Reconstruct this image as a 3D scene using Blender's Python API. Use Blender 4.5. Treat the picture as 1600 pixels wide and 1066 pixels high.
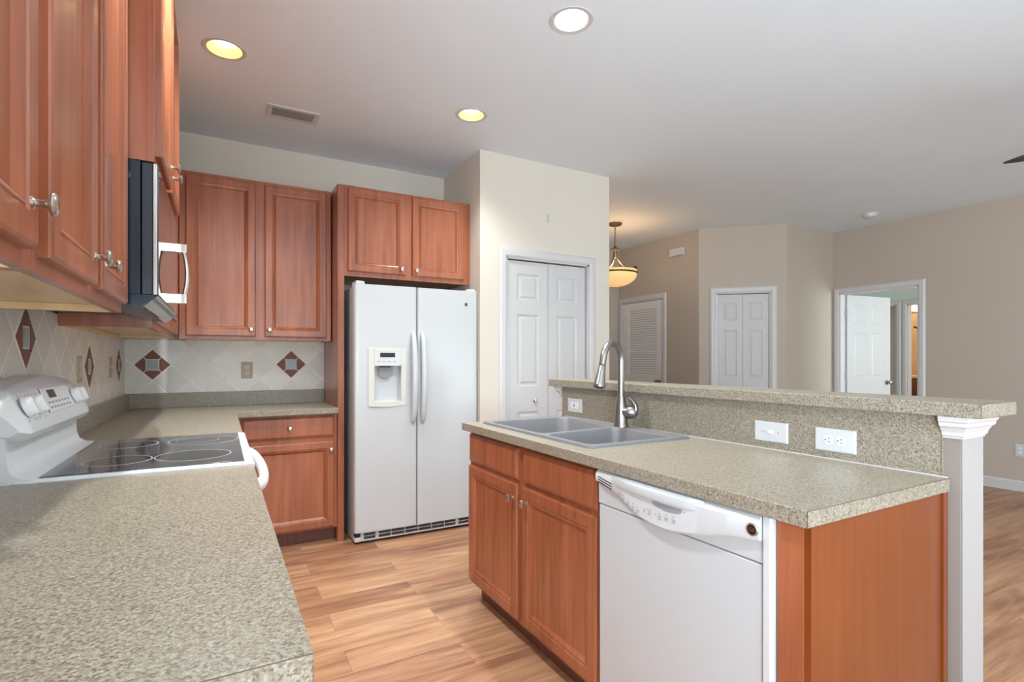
import bpy, bmesh, math, random
from mathutils import Vector, Matrix
random.seed(7)
for o in list(bpy.data.objects):
    bpy.data.objects.remove(o, do_unlink=True)
SC = bpy.context.scene
COL = SC.collection

# ------------------------------------------------------------------ camera
F_PX, HORIZON = 818.0, 563.0
YAW = math.atan2(456.0, 818.0)
cd = bpy.data.cameras.new('camera')
cd.sensor_fit = 'HORIZONTAL'
cd.sensor_width = 36.0
cd.lens = 36.0 * F_PX / 1600.0
cd.shift_y = (HORIZON - 533.0) / 1600.0
cd.clip_start = 0.02
cam = bpy.data.objects.new('camera', cd)
COL.objects.link(cam)
cam.location = (0, 0, 1.235)
cam.rotation_euler = (math.pi / 2, 0, -YAW)
SC.camera = cam

# ------------------------------------------------------------------ view, world, daylight
SC.view_settings.view_transform = 'Standard'
SC.view_settings.look = 'None'
SC.view_settings.gamma = 1.0
SC.view_settings.use_curve_mapping = False
SC.view_settings.exposure = 0.25

W = bpy.data.worlds.new('sky')
SC.world = W
W.use_nodes = True
wn = W.node_tree
wn.nodes.clear()
w_out = wn.nodes.new('ShaderNodeOutputWorld')
w_bg = wn.nodes.new('ShaderNodeBackground')
w_tc = wn.nodes.new('ShaderNodeTexCoord')
w_sep = wn.nodes.new('ShaderNodeSeparateXYZ')
w_rmp = wn.nodes.new('ShaderNodeValToRGB')
w_nz = wn.nodes.new('ShaderNodeTexNoise')
w_nz.inputs['Scale'].default_value = 6.0
w_add = wn.nodes.new('ShaderNodeMath'); w_add.operation = 'MULTIPLY_ADD'
w_add.inputs[1].default_value = 0.12
wn.links.new(w_tc.outputs['Generated'], w_sep.inputs[0])
wn.links.new(w_tc.outputs['Generated'], w_nz.inputs['Vector'])
wn.links.new(w_nz.outputs['Fac'], w_add.inputs[0])
wn.links.new(w_sep.outputs['Z'], w_add.inputs[2])
wn.links.new(w_add.outputs[0], w_rmp.inputs['Fac'])
e = w_rmp.color_ramp.elements
e[0].position = 0.0; e[0].color = (0.30, 0.32, 0.25, 1)
e[1].position = 0.22; e[1].color = (0.95, 0.97, 1.0, 1)
m_ = w_rmp.color_ramp.elements.new(0.14); m_.color = (0.40, 0.43, 0.38, 1)
wn.links.new(w_rmp.outputs[0], w_bg.inputs['Color'])
w_bg.inputs['Strength'].default_value = 1.6
wn.links.new(w_bg.outputs[0], w_out.inputs['Surface'])


def daylight(name, loc, rot, sx, sy, power, col=(1, 1, 1)):
    l = bpy.data.lights.new(name, 'AREA')
    l.shape = 'RECTANGLE'; l.size = sx; l.size_y = sy; l.energy = power; l.color = col
    o = bpy.data.objects.new(name, l); COL.objects.link(o)
    o.location = loc; o.rotation_euler = rot
    return o


# daylight entering through the patio slider and the nook window behind the camera; the upward lamps,
# the side window lamps and the bedroom lamp are added fill
UP = math.radians(90 + 52)
XL_W = -0.46
daylight('slider_daylight', (4.65, -3.10, 1.08), (math.pi / 2, 0, 0), 2.5, 1.9, 12, (0.82, 0.97, 1.08))
daylight('slider_up_fill', (4.65, -3.14, 0.9), (UP, 0, 0), 2.5, 1.2, 56, (0.82, 0.97, 1.08))  # added upward fill for the ceiling, set at the slider
daylight('nook_window_daylight', (0.75, -3.10, 1.35), (math.pi / 2, 0, 0), 2.1, 1.5, 16, (0.82, 0.97, 1.08))
daylight('nook_up_fill', (0.75, -3.14, 1.1), (UP, 0, 0), 2.1, 1.0, 22, (0.82, 0.97, 1.08))  # added upward fill at the nook window
daylight('side_fill_light', (XL_W, -1.5, 1.35), (math.pi / 2, 0, -math.pi / 2), 1.9, 1.5, 62, (0.82, 0.97, 1.08))  # added lamp at an invented side window, brightens the island front
daylight('side_up_fill', (XL_W - .04, -1.5, 1.1), (UP, 0, -math.pi / 2), 1.9, 1.0, 140, (0.82, 0.97, 1.08))  # second added lamp there, aimed up
daylight('bedroom_fill_light', (7.6, 1.10, 1.5), (math.pi / 2, 0, 0), 1.2, 1.4, 40, (0.88, 0.97, 1.0))  # added lamp that brightens the bedroom


# ------------------------------------------------------------------ materials
def lin(r, g, b):
    f = lambda c: (c / 255 / 12.92) if c / 255 <= 0.04045 else ((c / 255 + 0.055) / 1.055) ** 2.4
    return (f(r), f(g), f(b), 1)


class NT:
    """small wrapper around a material's node tree"""
    def __init__(s, name):
        s.m = bpy.data.materials.new(name); s.m.use_nodes = True
        s.t = s.m.node_tree; s.b = s.t.nodes['Principled BSDF']
    def n(s, typ, **kw):
        nd = s.t.nodes.new(typ)
        for k, v in kw.items(): setattr(nd, k, v)
        return nd
    def l(s, a, b): s.t.links.new(a, b)
    def pos(s): return s.n('ShaderNodeNewGeometry').outputs['Position']
    def mapped(s, scale, loc=(0, 0, 0), src=None):
        mp = s.n('ShaderNodeMapping')
        mp.inputs['Scale'].default_value = scale; mp.inputs['Location'].default_value = loc
        s.l(src or s.pos(), mp.inputs['Vector'])
        return mp.outputs[0]
    def noise(s, vec, scale, detail=3, rough=0.55):
        nd = s.n('ShaderNodeTexNoise')
        nd.inputs['Scale'].default_value = scale; nd.inputs['Detail'].default_value = detail
        nd.inputs['Roughness'].default_value = rough
        s.l(vec, nd.inputs['Vector']); return nd
    def ramp(s, fac, stops):
        r = s.n('ShaderNodeValToRGB'); el = r.color_ramp.elements
        el[0].position, el[0].color = stops[0]; el[1].position, el[1].color = stops[-1]
        for p, c in stops[1:-1]:
            x = el.new(p); x.color = c
        s.l(fac, r.inputs[0]); return r.outputs[0]
    def math(s, op, a, b=None, c=None):
        nd = s.n('ShaderNodeMath', operation=op)
        for i, v in enumerate((a, b, c)):
            if v is None: continue
            if isinstance(v, (int, float)): nd.inputs[i].default_value = v
            else: s.l(v, nd.inputs[i])
        return nd.outputs[0]
    def mix(s, fac, a, b, blend='MIX'):
        nd = s.n('ShaderNodeMix', data_type='RGBA', blend_type=blend)
        for i, v in ((0, fac), (6, a), (7, b)):
            if isinstance(v, (int, float, tuple)): nd.inputs[i].default_value = v
            else: s.l(v, nd.inputs[i])
        return nd.outputs[2]
    def bump(s, h, strength, dist=0.01):
        b = s.n('ShaderNodeBump'); b.inputs['Strength'].default_value = strength; b.inputs['Distance'].default_value = dist
        s.l(h, b.inputs['Height']); s.l(b.outputs[0], s.b.inputs['Normal'])
    def set(s, **kw):
        for k, v in kw.items():
            i = s.b.inputs[k.replace('_', ' ')]
            if hasattr(v, 'node'): s.l(v, i)
            else: i.default_value = v
        return s


def simple(name, col, rough=0.5, metal=0.0, var=0.03, coat=0.0, spec=0.5):
    t = NT(name)
    nz = t.noise(t.pos(), 9.0, 2)
    k = 1 + var
    c = t.mix(nz.outputs['Fac'], tuple(x / k for x in col[:3]) + (1,), tuple(min(1, x * k) for x in col[:3]) + (1,))
    t.set(Base_Color=c, Roughness=rough, Metallic=metal, Coat_Weight=coat, Specular_IOR_Level=spec)
    return t.m


def paint(name, col, bump=0.12):
    t = NT(name)
    p = t.pos()
    nz = t.noise(p, 1.3, 2)
    c = t.mix(nz.outputs['Fac'], tuple(x * .975 for x in col[:3]) + (1,), tuple(min(1, x * 1.025) for x in col[:3]) + (1,))
    t.set(Base_Color=c, Roughness=0.62, Specular_IOR_Level=0.3)
    t.bump(t.noise(p, 55.0, 4).outputs['Fac'], bump, 0.004)
    return t.m


def wood(name, dark, mid, light, rough=0.33, sc=(26, 26, 1.6)):
    t = NT(name)
    p = t.mapped(sc)
    n1 = t.noise(p, 1.0, 6, 0.6)
    n2 = t.noise(t.mapped((3.0, 3.0, 1.1)), 1.0, 3)
    f = t.math('ADD', t.math('MULTIPLY', n1.outputs['Fac'], .6), t.math('MULTIPLY', n2.outputs['Fac'], .4))
    c = t.ramp(f, [(.34, dark), (.5, mid), (.66, light)])
    t.set(Base_Color=c, Roughness=rough, Coat_Weight=0.4, Coat_Roughness=0.16)
    t.bump(n1.outputs['Fac'], 0.04, 0.002)
    return t.m


def laminate(name, gain=1.0):
    t = NT(name)
    p = t.pos()
    v1 = t.n('ShaderNodeTexVoronoi'); v1.inputs['Scale'].default_value = 330
    t.l(p, v1.inputs['Vector'])
    sp = t.n('ShaderNodeSeparateColor'); t.l(v1.outputs['Color'], sp.inputs[0])
    n2 = t.noise(p, 150.0, 3, 0.65)
    n3 = t.noise(p, 7.0, 2)
    f = t.math('ADD', t.math('MULTIPLY', sp.outputs[0], .42), t.math('MULTIPLY', n2.outputs['Fac'], .58))
    f = t.math('ADD', f, t.math('MULTIPLY', t.math('SUBTRACT', n3.outputs['Fac'], .5), .05))
    g = lambda r, gg, b: tuple(x * gain for x in lin(r, gg, b)[:3]) + (1,)
    c = t.ramp(f, [(.20, g(112, 99, 84)), (.36, g(150, 138, 120)), (.50, g(176, 165, 146)), (.64, g(190, 181, 164)), (.80, g(214, 208, 196))])
    t.set(Base_Color=c, Roughness=0.34, Specular_IOR_Level=0.45)
    return t.m


def plank_floor(name):
    t = NT(name)
    p = t.pos()
    br = t.n('ShaderNodeTexBrick', offset=0.37, offset_frequency=2)
    br.inputs['Scale'].default_value = 1.0
    br.inputs['Mortar Size'].default_value = 0.0011
    br.inputs['Mortar Smooth'].default_value = 0.2
    br.inputs['Brick Width'].default_value = 1.22
    br.inputs['Row Height'].default_value = 0.182
    br.inputs['Color1'].default_value = (0, 0, 0, 1); br.inputs['Color2'].default_value = (1, 1, 1, 1)
    br.inputs['Mortar'].default_value = (.3, .3, .3, 1)
    mp = t.n('ShaderNodeMapping'); mp.inputs['Location'].default_value = (0.31, 0.075, 0)
    t.l(p, mp.inputs['Vector']); t.l(mp.outputs[0], br.inputs['Vector'])
    cb = t.n('ShaderNodeCombineXYZ')
    sx = t.n('ShaderNodeSeparateXYZ'); t.l(p, sx.inputs[0])
    bw = t.n('ShaderNodeRGBToBW'); t.l(br.outputs['Color'], bw.inputs[0])
    t.l(t.math('MULTIPLY', sx.outputs[0], 1.1), cb.inputs[0])
    t.l(t.math('MULTIPLY', sx.outputs[1], 9.0), cb.inputs[1])
    t.l(t.math('MULTIPLY', bw.outputs[0], 31.0), cb.inputs[2])
    n1 = t.noise(cb.outputs[0], 1.35, 6, 0.62)
    n1.inputs['Distortion'].default_value = 0.5
    cb2 = t.n('ShaderNodeCombineXYZ')
    t.l(t.math('MULTIPLY', sx.outputs[0], 5.0), cb2.inputs[0])
    t.l(t.math('MULTIPLY', sx.outputs[1], 75.0), cb2.inputs[1])
    t.l(t.math('MULTIPLY', bw.outputs[0], 17.0), cb2.inputs[2])
    n2 = t.noise(cb2.outputs[0], 1.0, 4, 0.6)
    f = t.math('ADD', t.math('MULTIPLY', n1.outputs['Fac'], .72), t.math('MULTIPLY', n2.outputs['Fac'], .14))
    f = t.math('ADD', f, t.math('MULTIPLY', bw.outputs[0], .13))
    c = t.ramp(f, [(.28, lin(112, 74, 55)), (.42, lin(158, 112, 84)), (.54, lin(188, 143, 109)), (.72, lin(212, 171, 133))])
    cb3 = t.n('ShaderNodeCombineXYZ')
    t.l(t.math('MULTIPLY', sx.outputs[0], 1.5), cb3.inputs[0])
    t.l(t.math('MULTIPLY', sx.outputs[1], 16.0), cb3.inputs[1])
    t.l(t.math('MULTIPLY', bw.outputs[0], 53.0), cb3.inputs[2])
    n3 = t.noise(cb3.outputs[0], 1.0, 5, 0.62)
    n3.inputs['Distortion'].default_value = 0.6
    st = t.n('ShaderNodeMapRange', interpolation_type='SMOOTHSTEP')
    st.inputs[1].default_value = .54; st.inputs[2].default_value = .74
    t.l(n3.outputs['Fac'], st.inputs[0])
    c = t.mix(t.math('MULTIPLY', st.outputs[0], .62), c, lin(112, 70, 54))
    c = t.mix(t.math('MULTIPLY', br.outputs['Fac'], .55), c, lin(96, 62, 48))
    t.set(Base_Color=c, Roughness=0.36, Specular_IOR_Level=0.42)
    t.bump(n2.outputs['Fac'], 0.05, 0.002)
    return t.m


def tile_mat(name, axis, a0, z0, D, c_a, c_b):
    t = NT(name)
    s = t.n('ShaderNodeSeparateXYZ'); t.l(t.pos(), s.inputs[0])
    u = t.math('SUBTRACT', s.outputs[axis], a0); v = t.math('SUBTRACT', s.outputs[2], z0)
    a = t.math('DIVIDE', t.math('ADD', u, v), D); b = t.math('DIVIDE', t.math('SUBTRACT', u, v), D)
    ra, rb = t.math('ROUND', a), t.math('ROUND', b)
    da = t.math('ABSOLUTE', t.math('SUBTRACT', a, ra)); db = t.math('ABSOLUTE', t.math('SUBTRACT', b, rb))
    mx = t.math('MAXIMUM', da, db)
    g = t.n('ShaderNodeMapRange', interpolation_type='SMOOTHSTEP')
    g.inputs[1].default_value = 0.476; g.inputs[2].default_value = 0.486
    t.l(mx, g.inputs[0])
    wv = t.n('ShaderNodeTexWhiteNoise', noise_dimensions='2D')
    cb = t.n('ShaderNodeCombineXYZ'); t.l(ra, cb.inputs[0]); t.l(rb, cb.inputs[1]); t.l(cb.outputs[0], wv.inputs['Vector'])
    nz = t.noise(t.pos(), 26.0, 5, 0.6)
    f = t.math('ADD', t.math('MULTIPLY', wv.outputs['Value'], .5), t.math('MULTIPLY', nz.outputs['Fac'], .5))
    tile = t.ramp(f, [(.2, c_a), (.8, c_b)])
    c = t.mix(g.outputs[0], tile, lin(252, 248, 240))
    rg = t.math('ADD', t.math('MULTIPLY', g.outputs[0], .4), .38)
    t.set(Base_Color=c, Roughness=rg)
    h = t.math('SUBTRACT', t.math('MULTIPLY', nz.outputs['Fac'], .25), g.outputs[0])
    t.bump(h, 0.35, 0.003)
    return t.m


def glow(name, col, strength):
    t = NT(name)
    nz = t.noise(t.pos(), 30.0, 2)
    c = t.mix(nz.outputs['Fac'], tuple(x * .96 for x in col[:3]) + (1,), col)
    t.set(Base_Color=c, Emission_Color=c, Emission_Strength=strength)
    return t.m


M = {}
M['ceiling'] = paint('ceiling_paint', lin(228, 237, 244), 0.10)
M['wall_k'] = paint('kitchen_wall_paint', lin(216, 209, 197), 0.10)
M['wall_l'] = paint('living_wall_paint', lin(189, 177, 164), 0.12)
M['wall_b'] = paint('bedroom_wall_paint', lin(206, 216, 208), 0.08)
M['wall_bath'] = paint('bath_wall_paint', lin(214, 190, 158), 0.08)
M['half_wall'] = paint('half_wall_paint', lin(142, 131, 124), 0.2)  # living wall paint, darkened to carry the shade of this side
M['half_wall_lit_end'] = paint('half_wall_lit_paint', lin(166, 161, 160), 0.08)  # lighter copy for the end; window light put into the colour
M['louver_white'] = simple('white_louver_paint', lin(232, 229, 228), 0.42, var=.01)
M['trim'] = simple('white_trim_paint', lin(207, 205, 206), 0.36, var=.01)
M['door_white'] = simple('white_door_paint', lin(199, 199, 200), 0.38, var=.01)
M['wood'] = wood('cherry_wood', lin(122, 66, 40), lin(157, 89, 58), lin(175, 105, 72))
M['wood_panel'] = wood('cherry_panel_wood', lin(108, 51, 18), lin(121, 59, 21), lin(133, 67, 27), 0.3, (34, 34, 1.3))
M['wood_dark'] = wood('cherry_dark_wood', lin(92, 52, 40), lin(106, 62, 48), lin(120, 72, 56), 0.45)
M['maple'] = wood('maple_interior', lin(206, 170, 120), lin(218, 184, 136), lin(228, 198, 152), 0.45, (18, 1.5, 18))
M['lam'] = laminate('speckled_laminate', .68)
M['lam_seam'] = simple('laminate_seam_brown', lin(92, 80, 66), 0.5)
M['floor'] = plank_floor('oak_plank_floor')
M['tile_b'] = tile_mat('back_stone_tile', 0, -0.394, 1.204, 0.2145, lin(216, 213, 207), lin(236, 234, 229))
M['tile_l'] = tile_mat('side_stone_tile', 1, 3.15, 1.204, 0.2065, lin(212, 202, 192), lin(232, 224, 215))
M['accent'] = simple('brown_slate_tile', lin(128, 80, 66), 0.55, var=.12)
M['mosaic'] = simple('grey_mosaic_inset', lin(158, 164, 172), 0.3, var=.25)
M['grout'] = simple('pale_grout', lin(222, 214, 200), 0.8)
M['appl'] = simple('white_appliance_enamel', lin(196, 199, 202), 0.24, var=.006)
M['range_enamel'] = simple('white_range_enamel', lin(226, 228, 231), 0.22, var=.006)
M['appl_cream'] = simple('cream_plastic', lin(208, 209, 201), 0.35, var=.01)
M['appl_plain'] = simple('white_plastic', lin(206, 208, 211), 0.32, var=.01)
M['appl_grey'] = simple('grey_plastic', lin(150, 152, 155), 0.4)
M['print'] = simple('grey_panel_print', lin(150, 152, 156), 0.5)
M['black'] = simple('black_plastic', lin(24, 24, 26), 0.35)
M['black_gloss'] = simple('black_gloss_glass', lin(16, 17, 20), 0.04, coat=.6, spec=.8)
M['navy'] = simple('dark_steel_case', lin(40, 48, 60), 0.22, 0.4)
M['navy_plastic'] = simple('dark_navy_plastic', lin(30, 40, 52), 0.3, var=.05)
M['screen'] = simple('dark_display', lin(36, 40, 40), 0.2)
M['nickel'] = simple('satin_nickel', lin(196, 190, 182), 0.28, 1.0)
M['steel'] = simple('brushed_steel', lin(156, 153, 150), 0.33, 1.0)
M['chrome'] = simple('polished_chrome', lin(224, 224, 224), 0.07, 1.0)
M['silver'] = simple('silver_trim', lin(190, 190, 188), 0.2, 1.0)
M['sink'] = simple('grey_composite', lin(120, 120, 123), 0.42, var=.05)
M['bronze'] = simple('aged_bronze', lin(120, 104, 84), 0.4, 0.7)
M['bronze_dark'] = simple('dark_bronze', lin(62, 46, 32), 0.45, 0.6)
M['fan'] = simple('dark_fan_wood', lin(66, 54, 48), 0.45, var=.1)
M['alabaster'] = glow('lit_alabaster_glass', lin(246, 196, 132), 0.62)
M['gold_reflector'] = simple('gold_reflector', lin(248, 232, 160), 0.4)
M['bulb_warm'] = glow('warm_bulb', lin(255, 248, 222), 3.0)
M['bulb_white'] = glow('white_bulb', lin(255, 250, 240), 2.4)
M['bath_glow'] = glow('bath_bulb', lin(255, 236, 200), 6.0)
M['vent'] = simple('vent_enamel', lin(214, 210, 206), 0.4)
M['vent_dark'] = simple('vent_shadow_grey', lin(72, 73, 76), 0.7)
M['ivory'] = simple('ivory_plastic', lin(214, 204, 186), 0.38)
M['stone_plate'] = simple('stone_cover_plate', lin(182, 168, 152), 0.5, var=.1)
M['marble'] = simple('beige_cultured_marble', lin(226, 206, 174), 0.25)
M['curtain'] = simple('tan_shower_curtain', lin(206, 176, 130), 0.8)
M['white_hot'] = simple('white_knob_plastic', lin(238, 239, 241), 0.28, var=.005)

# burner glass with printed speckle
_t = NT('cooktop_glass')
_v = _t.n('ShaderNodeTexVoronoi'); _v.inputs['Scale'].default_value = 420
_t.l(_t.pos(), _v.inputs['Vector'])
_s = _t.n('ShaderNodeSeparateColor'); _t.l(_v.outputs['Color'], _s.inputs[0])
_t.set(Base_Color=_t.ramp(_s.outputs[0], [(.55, lin(42, 44, 52)), (.9, lin(96, 98, 106))]), Roughness=0.10, Coat_Weight=.3)
M['cooktop'] = _t.m
M['burner'] = simple('burner_zone_glass', lin(30, 30, 34), 0.09, coat=.3)
M['burner_ring'] = simple('burner_ring_print', lin(176, 178, 182), 0.3)


# ------------------------------------------------------------------ mesh helpers
class MB:
    def __init__(s): s.bm = bmesh.new(); s.solids = 0
    def face(s, pts):
        vs = [s.bm.verts.new(p) for p in pts]
        return s.bm.faces.new(vs)
    def box(s, a, b):
        s.solids += 1
        x0, x1 = sorted((a[0], b[0])); y0, y1 = sorted((a[1], b[1])); z0, z1 = sorted((a[2], b[2]))
        v = [s.bm.verts.new(p) for p in ((x0, y0, z0), (x1, y0, z0), (x1, y1, z0), (x0, y1, z0), (x0, y0, z1), (x1, y0, z1), (x1, y1, z1), (x0, y1, z1))]
        for f in ((0, 3, 2, 1), (4, 5, 6, 7), (0, 1, 5, 4), (1, 2, 6, 5), (2, 3, 7, 6), (3, 0, 4, 7)):
            s.bm.faces.new([v[i] for i in f])
        return s
    def prism(s, pts, d):
        """closed polygon pts (3-D) extruded along vector d"""
        d = Vector(d); s.solids += 1
        a = [s.bm.verts.new(p) for p in pts]; b = [s.bm.verts.new(Vector(p) + d) for p in pts]
        n = len(a)
        s.bm.faces.new(a[::-1]); s.bm.faces.new(b)
        for i in range(n):
            s.bm.faces.new((a[i], a[(i + 1) % n], b[(i + 1) % n], b[i]))
        return s
    def loft(s, rings, caps=True):
        R = [[s.bm.verts.new(p) for p in r] for r in rings]
        n = len(R[0])
        for k in range(len(R) - 1):
            for i in range(n):
                s.bm.faces.new((R[k][i], R[k][(i + 1) % n], R[k + 1][(i + 1) % n], R[k + 1][i]))
        if caps:
            s.bm.faces.new(R[0][::-1]); s.bm.faces.new(R[-1])
        return s
    def lathe(s, prof, c, axis='z', seg=24, caps=True):
        """prof: (radius, height) pairs along the axis, from c"""
        c = Vector(c)
        ax = {'z': (Vector((1, 0, 0)), Vector((0, 1, 0)), Vector((0, 0, 1))), 'x': (Vector((0, 1, 0)), Vector((0, 0, 1)), Vector((1, 0, 0))),
              'y': (Vector((0, 0, 1)), Vector((1, 0, 0)), Vector((0, 1, 0)))}
        if isinstance(axis, str):
            sgn = -1 if axis[0] == '-' else 1
            U, V, Nn = ax[axis[-1]]; Nn = Nn * sgn
        else:
            Nn = Vector(axis).normalized(); U = Nn.orthogonal().normalized(); V = Nn.cross(U)
        rings = []
        for r, h in prof:
            rings.append([c + Nn * h + (U * math.cos(2 * math.pi * i / seg) + V * math.sin(2 * math.pi * i / seg)) * max(r, 1e-4) for i in range(seg)])
        return s.loft(rings, caps)
    def tube(s, path, r, seg=12, up=None, sx=1.0, sy=1.0):
        P = [Vector(p) for p in path]
        rr = r if isinstance(r, (list, tuple)) else [r] * len(P)
        rings = []; prev = None
        for i, p in enumerate(P):
            t = (P[min(i + 1, len(P) - 1)] - P[max(i - 1, 0)]).normalized()
            if prev is None:
                u = Vector(up) if up else t.orthogonal()
            else:
                u = prev
            u = (u - t * u.dot(t)).normalized(); v = t.cross(u); prev = u
            rings.append([p + (u * math.cos(2 * math.pi * k / seg) * sx + v * math.sin(2 * math.pi * k / seg) * sy) * rr[i] for k in range(seg)])
        return s.loft(rings)
    def rings(s, O, U, V, N, w, h, prof, back=None):
        """rectangular nested profile: prof of (inset, out) from the rim inward, capped; back: depth of the back face"""
        O, U, V, N = map(Vector, (O, U, V, N))
        R = []
        for ins, out in prof:
            R.append([s.bm.verts.new(O + U * x + V * y + N * out) for x, y in ((ins, ins), (w - ins, ins), (w - ins, h - ins), (ins, h - ins))])
        for k in range(len(R) - 1):
            for i in range(4):
                s.bm.faces.new((R[k][i], R[k][(i + 1) % 4], R[k + 1][(i + 1) % 4], R[k + 1][i]))
        s.bm.faces.new(R[-1])
        if back is not None: s.bm.faces.new(R[0][::-1])
        return s
    def grid_door(s, O, U, V, N, w, h, t, us, vs, panels, prof):
        """slab with recessed panels: us/vs grid lines, panels = set of (i,j) cells, prof = (inset,out) rings"""
        O, U, V, N = map(Vector, (O, U, V, N))
        P = lambda x, y, o=0.0: O + U * x + V * y + N * o
        for i in range(len(us) - 1):
            for j in range(len(vs) - 1):
                x0, x1, y0, y1 = us[i], us[i + 1], vs[j], vs[j + 1]
                if (i, j) in panels:
                    prev = None
                    for ins, out in prof:
                        r = [s.bm.verts.new(P(a, b, out)) for a, b in ((x0 + ins, y0 + ins), (x1 - ins, y0 + ins), (x1 - ins, y1 - ins), (x0 + ins, y1 - ins))]
                        if prev:
                            for k in range(4): s.bm.faces.new((prev[k], prev[(k + 1) % 4], r[(k + 1) % 4], r[k]))
                        prev = r
                    s.bm.faces.new(prev)
                else:
                    s.face([P(x0, y0), P(x1, y0), P(x1, y1), P(x0, y1)])
        s.face([P(0, 0, -t), P(0, h, -t), P(w, h, -t), P(w, 0, -t)])
        for a, b in (((0, 0), (w, 0)), ((w, 0), (w, h)), ((w, h), (0, h)), ((0, h), (0, 0))):
            s.face([P(*a), P(*a, -t), P(*b, -t), P(*b)])
        return s
    def build(s, name, mat, parent=None, bevel=0.0, seg=2, smooth=False, angle=35, recalc=True):
        bm = s.bm
        if s.solids < 2: bmesh.ops.remove_doubles(bm, verts=bm.verts, dist=1e-5)
        if recalc: bmesh.ops.recalc_face_normals(bm, faces=bm.faces)
        off = parent_world(parent) if parent else Vector((0, 0, 0))
        if off.length: bmesh.ops.translate(bm, verts=bm.verts, vec=-off)
        me = bpy.data.meshes.new(name); bm.to_mesh(me); bm.free()
        for m in (mat if isinstance(mat, (list, tuple)) else [mat]): me.materials.append(M[m] if isinstance(m, str) else m)
        if smooth or bevel:
            for p in me.polygons: p.use_smooth = True
            me.set_sharp_from_angle(angle=math.radians(angle))
        o = bpy.data.objects.new(name, me); COL.objects.link(o)
        if parent: o.parent = parent
        if bevel:
            md = o.modifiers.new('bevel', 'BEVEL'); md.width = bevel; md.segments = seg; md.limit_method = 'ANGLE'
            md.angle_limit = math.radians(40); md.harden_normals = True
        return o


def parent_world(p):
    v = Vector((0, 0, 0))
    while p is not None:
        v += Vector(p.location); p = p.parent
    return v


def tag(o, label, cat, group=None, kind=None):
    o['label'] = label; o['category'] = cat
    if group: o['group'] = group
    if kind: o['kind'] = kind
    return o


def thing(name, loc, label, cat, group=None, kind=None):
    o = bpy.data.objects.new(name, None); COL.objects.link(o)
    o.location = loc; o.empty_display_size = .1
    return tag(o, label, cat, group, kind)


def plabel(o, label):
    o['label'] = label
    return o


def bx(name, mat, a, b, parent=None, bevel=0.0, seg=2):
    return MB().box(a, b).build(name, mat, parent, bevel, seg)


def face_frame(mb, P, stiles, z0, z1, rails, d0, d1):
    """face frame: full-height stiles (a0,a1), rails (za,zb) fitted between neighbouring stiles; P(a,d,z) maps to world"""
    for a0, a1 in stiles: mb.box(P(a0, d0, z0), P(a1, d1, z1))
    for (_, b0), (b1, _) in zip(stiles[:-1], stiles[1:]):
        for za, zb in rails: mb.box(P(b0, d0, za), P(b1, d1, zb))
    return mb


FACES = {'+x': (Vector((0, 1, 0)), Vector((1, 0, 0))), '-x': (Vector((0, -1, 0)), Vector((-1, 0, 0))),
         '-y': (Vector((1, 0, 0)), Vector((0, -1, 0))), '+y': (Vector((-1, 0, 0)), Vector((0, 1, 0)))}
Z = Vector((0, 0, 1))


def fp(face, front, a, z, out=0.0):
    """point on a vertical face: a is the coordinate along it (x or y)"""
    if face in ('+x', '-x'):
        return Vector((front + (out if face == '+x' else -out), a, z))
    return Vector((a, front + (-out if face == '-y' else out), z))


DOOR_PROF = [(0, -.019), (0, -.006), (.0015, -.003), (.006, 0), (.045, 0), (.047, -.0035), (.051, -.0045), (.053, -.002), (.057, -.0035), (.067, -.0125), (.069, -.0138), (.074, -.0138)]
DRAWER_PROF = [(0, -.019), (0, -.009), (.002, -.007), (.014, -.001), (.017, 0), (.03, 0)]


def leaf(name, parent, face, front, a0, a1, z0, z1, prof=DOOR_PROF, mat='wood', knob=None, base=0.0):
    U, N = FACES[face]
    lo = a0 if (U.x + U.y) > 0 else a1
    O = fp(face, front, lo, z0)
    o = MB().rings(O, U, Z, N, abs(a1 - a0), z1 - z0, prof, back=True).build(name, mat, parent)
    if knob:
        c = fp(face, front, knob[0], knob[1], -0.0005 + base)
        MB().lathe([(.0085, 0), (.0085, .002), (.0055, .004), (.0055, .014), (.009, .018), (.0155, .0205), (.0165, .024), (.014, .0275), (.007, .029), (0, .0292)], c, N, 20, caps=True).build('knob', 'nickel', o, smooth=True, angle=50)
    return o


# ------------------------------------------------------------------ room shell
CEIL = 2.80
XL, YB, YK = -0.555, 4.23, -3.2


def struct(o, label, cat):
    return tag(o, label, cat, kind='structure')


struct(bx('floor', 'floor', (-0.8, -3.4, -0.06), (10.6, 6.2, 0.0)), 'warm oak plank floor running through the kitchen and living room', 'floor')

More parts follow.
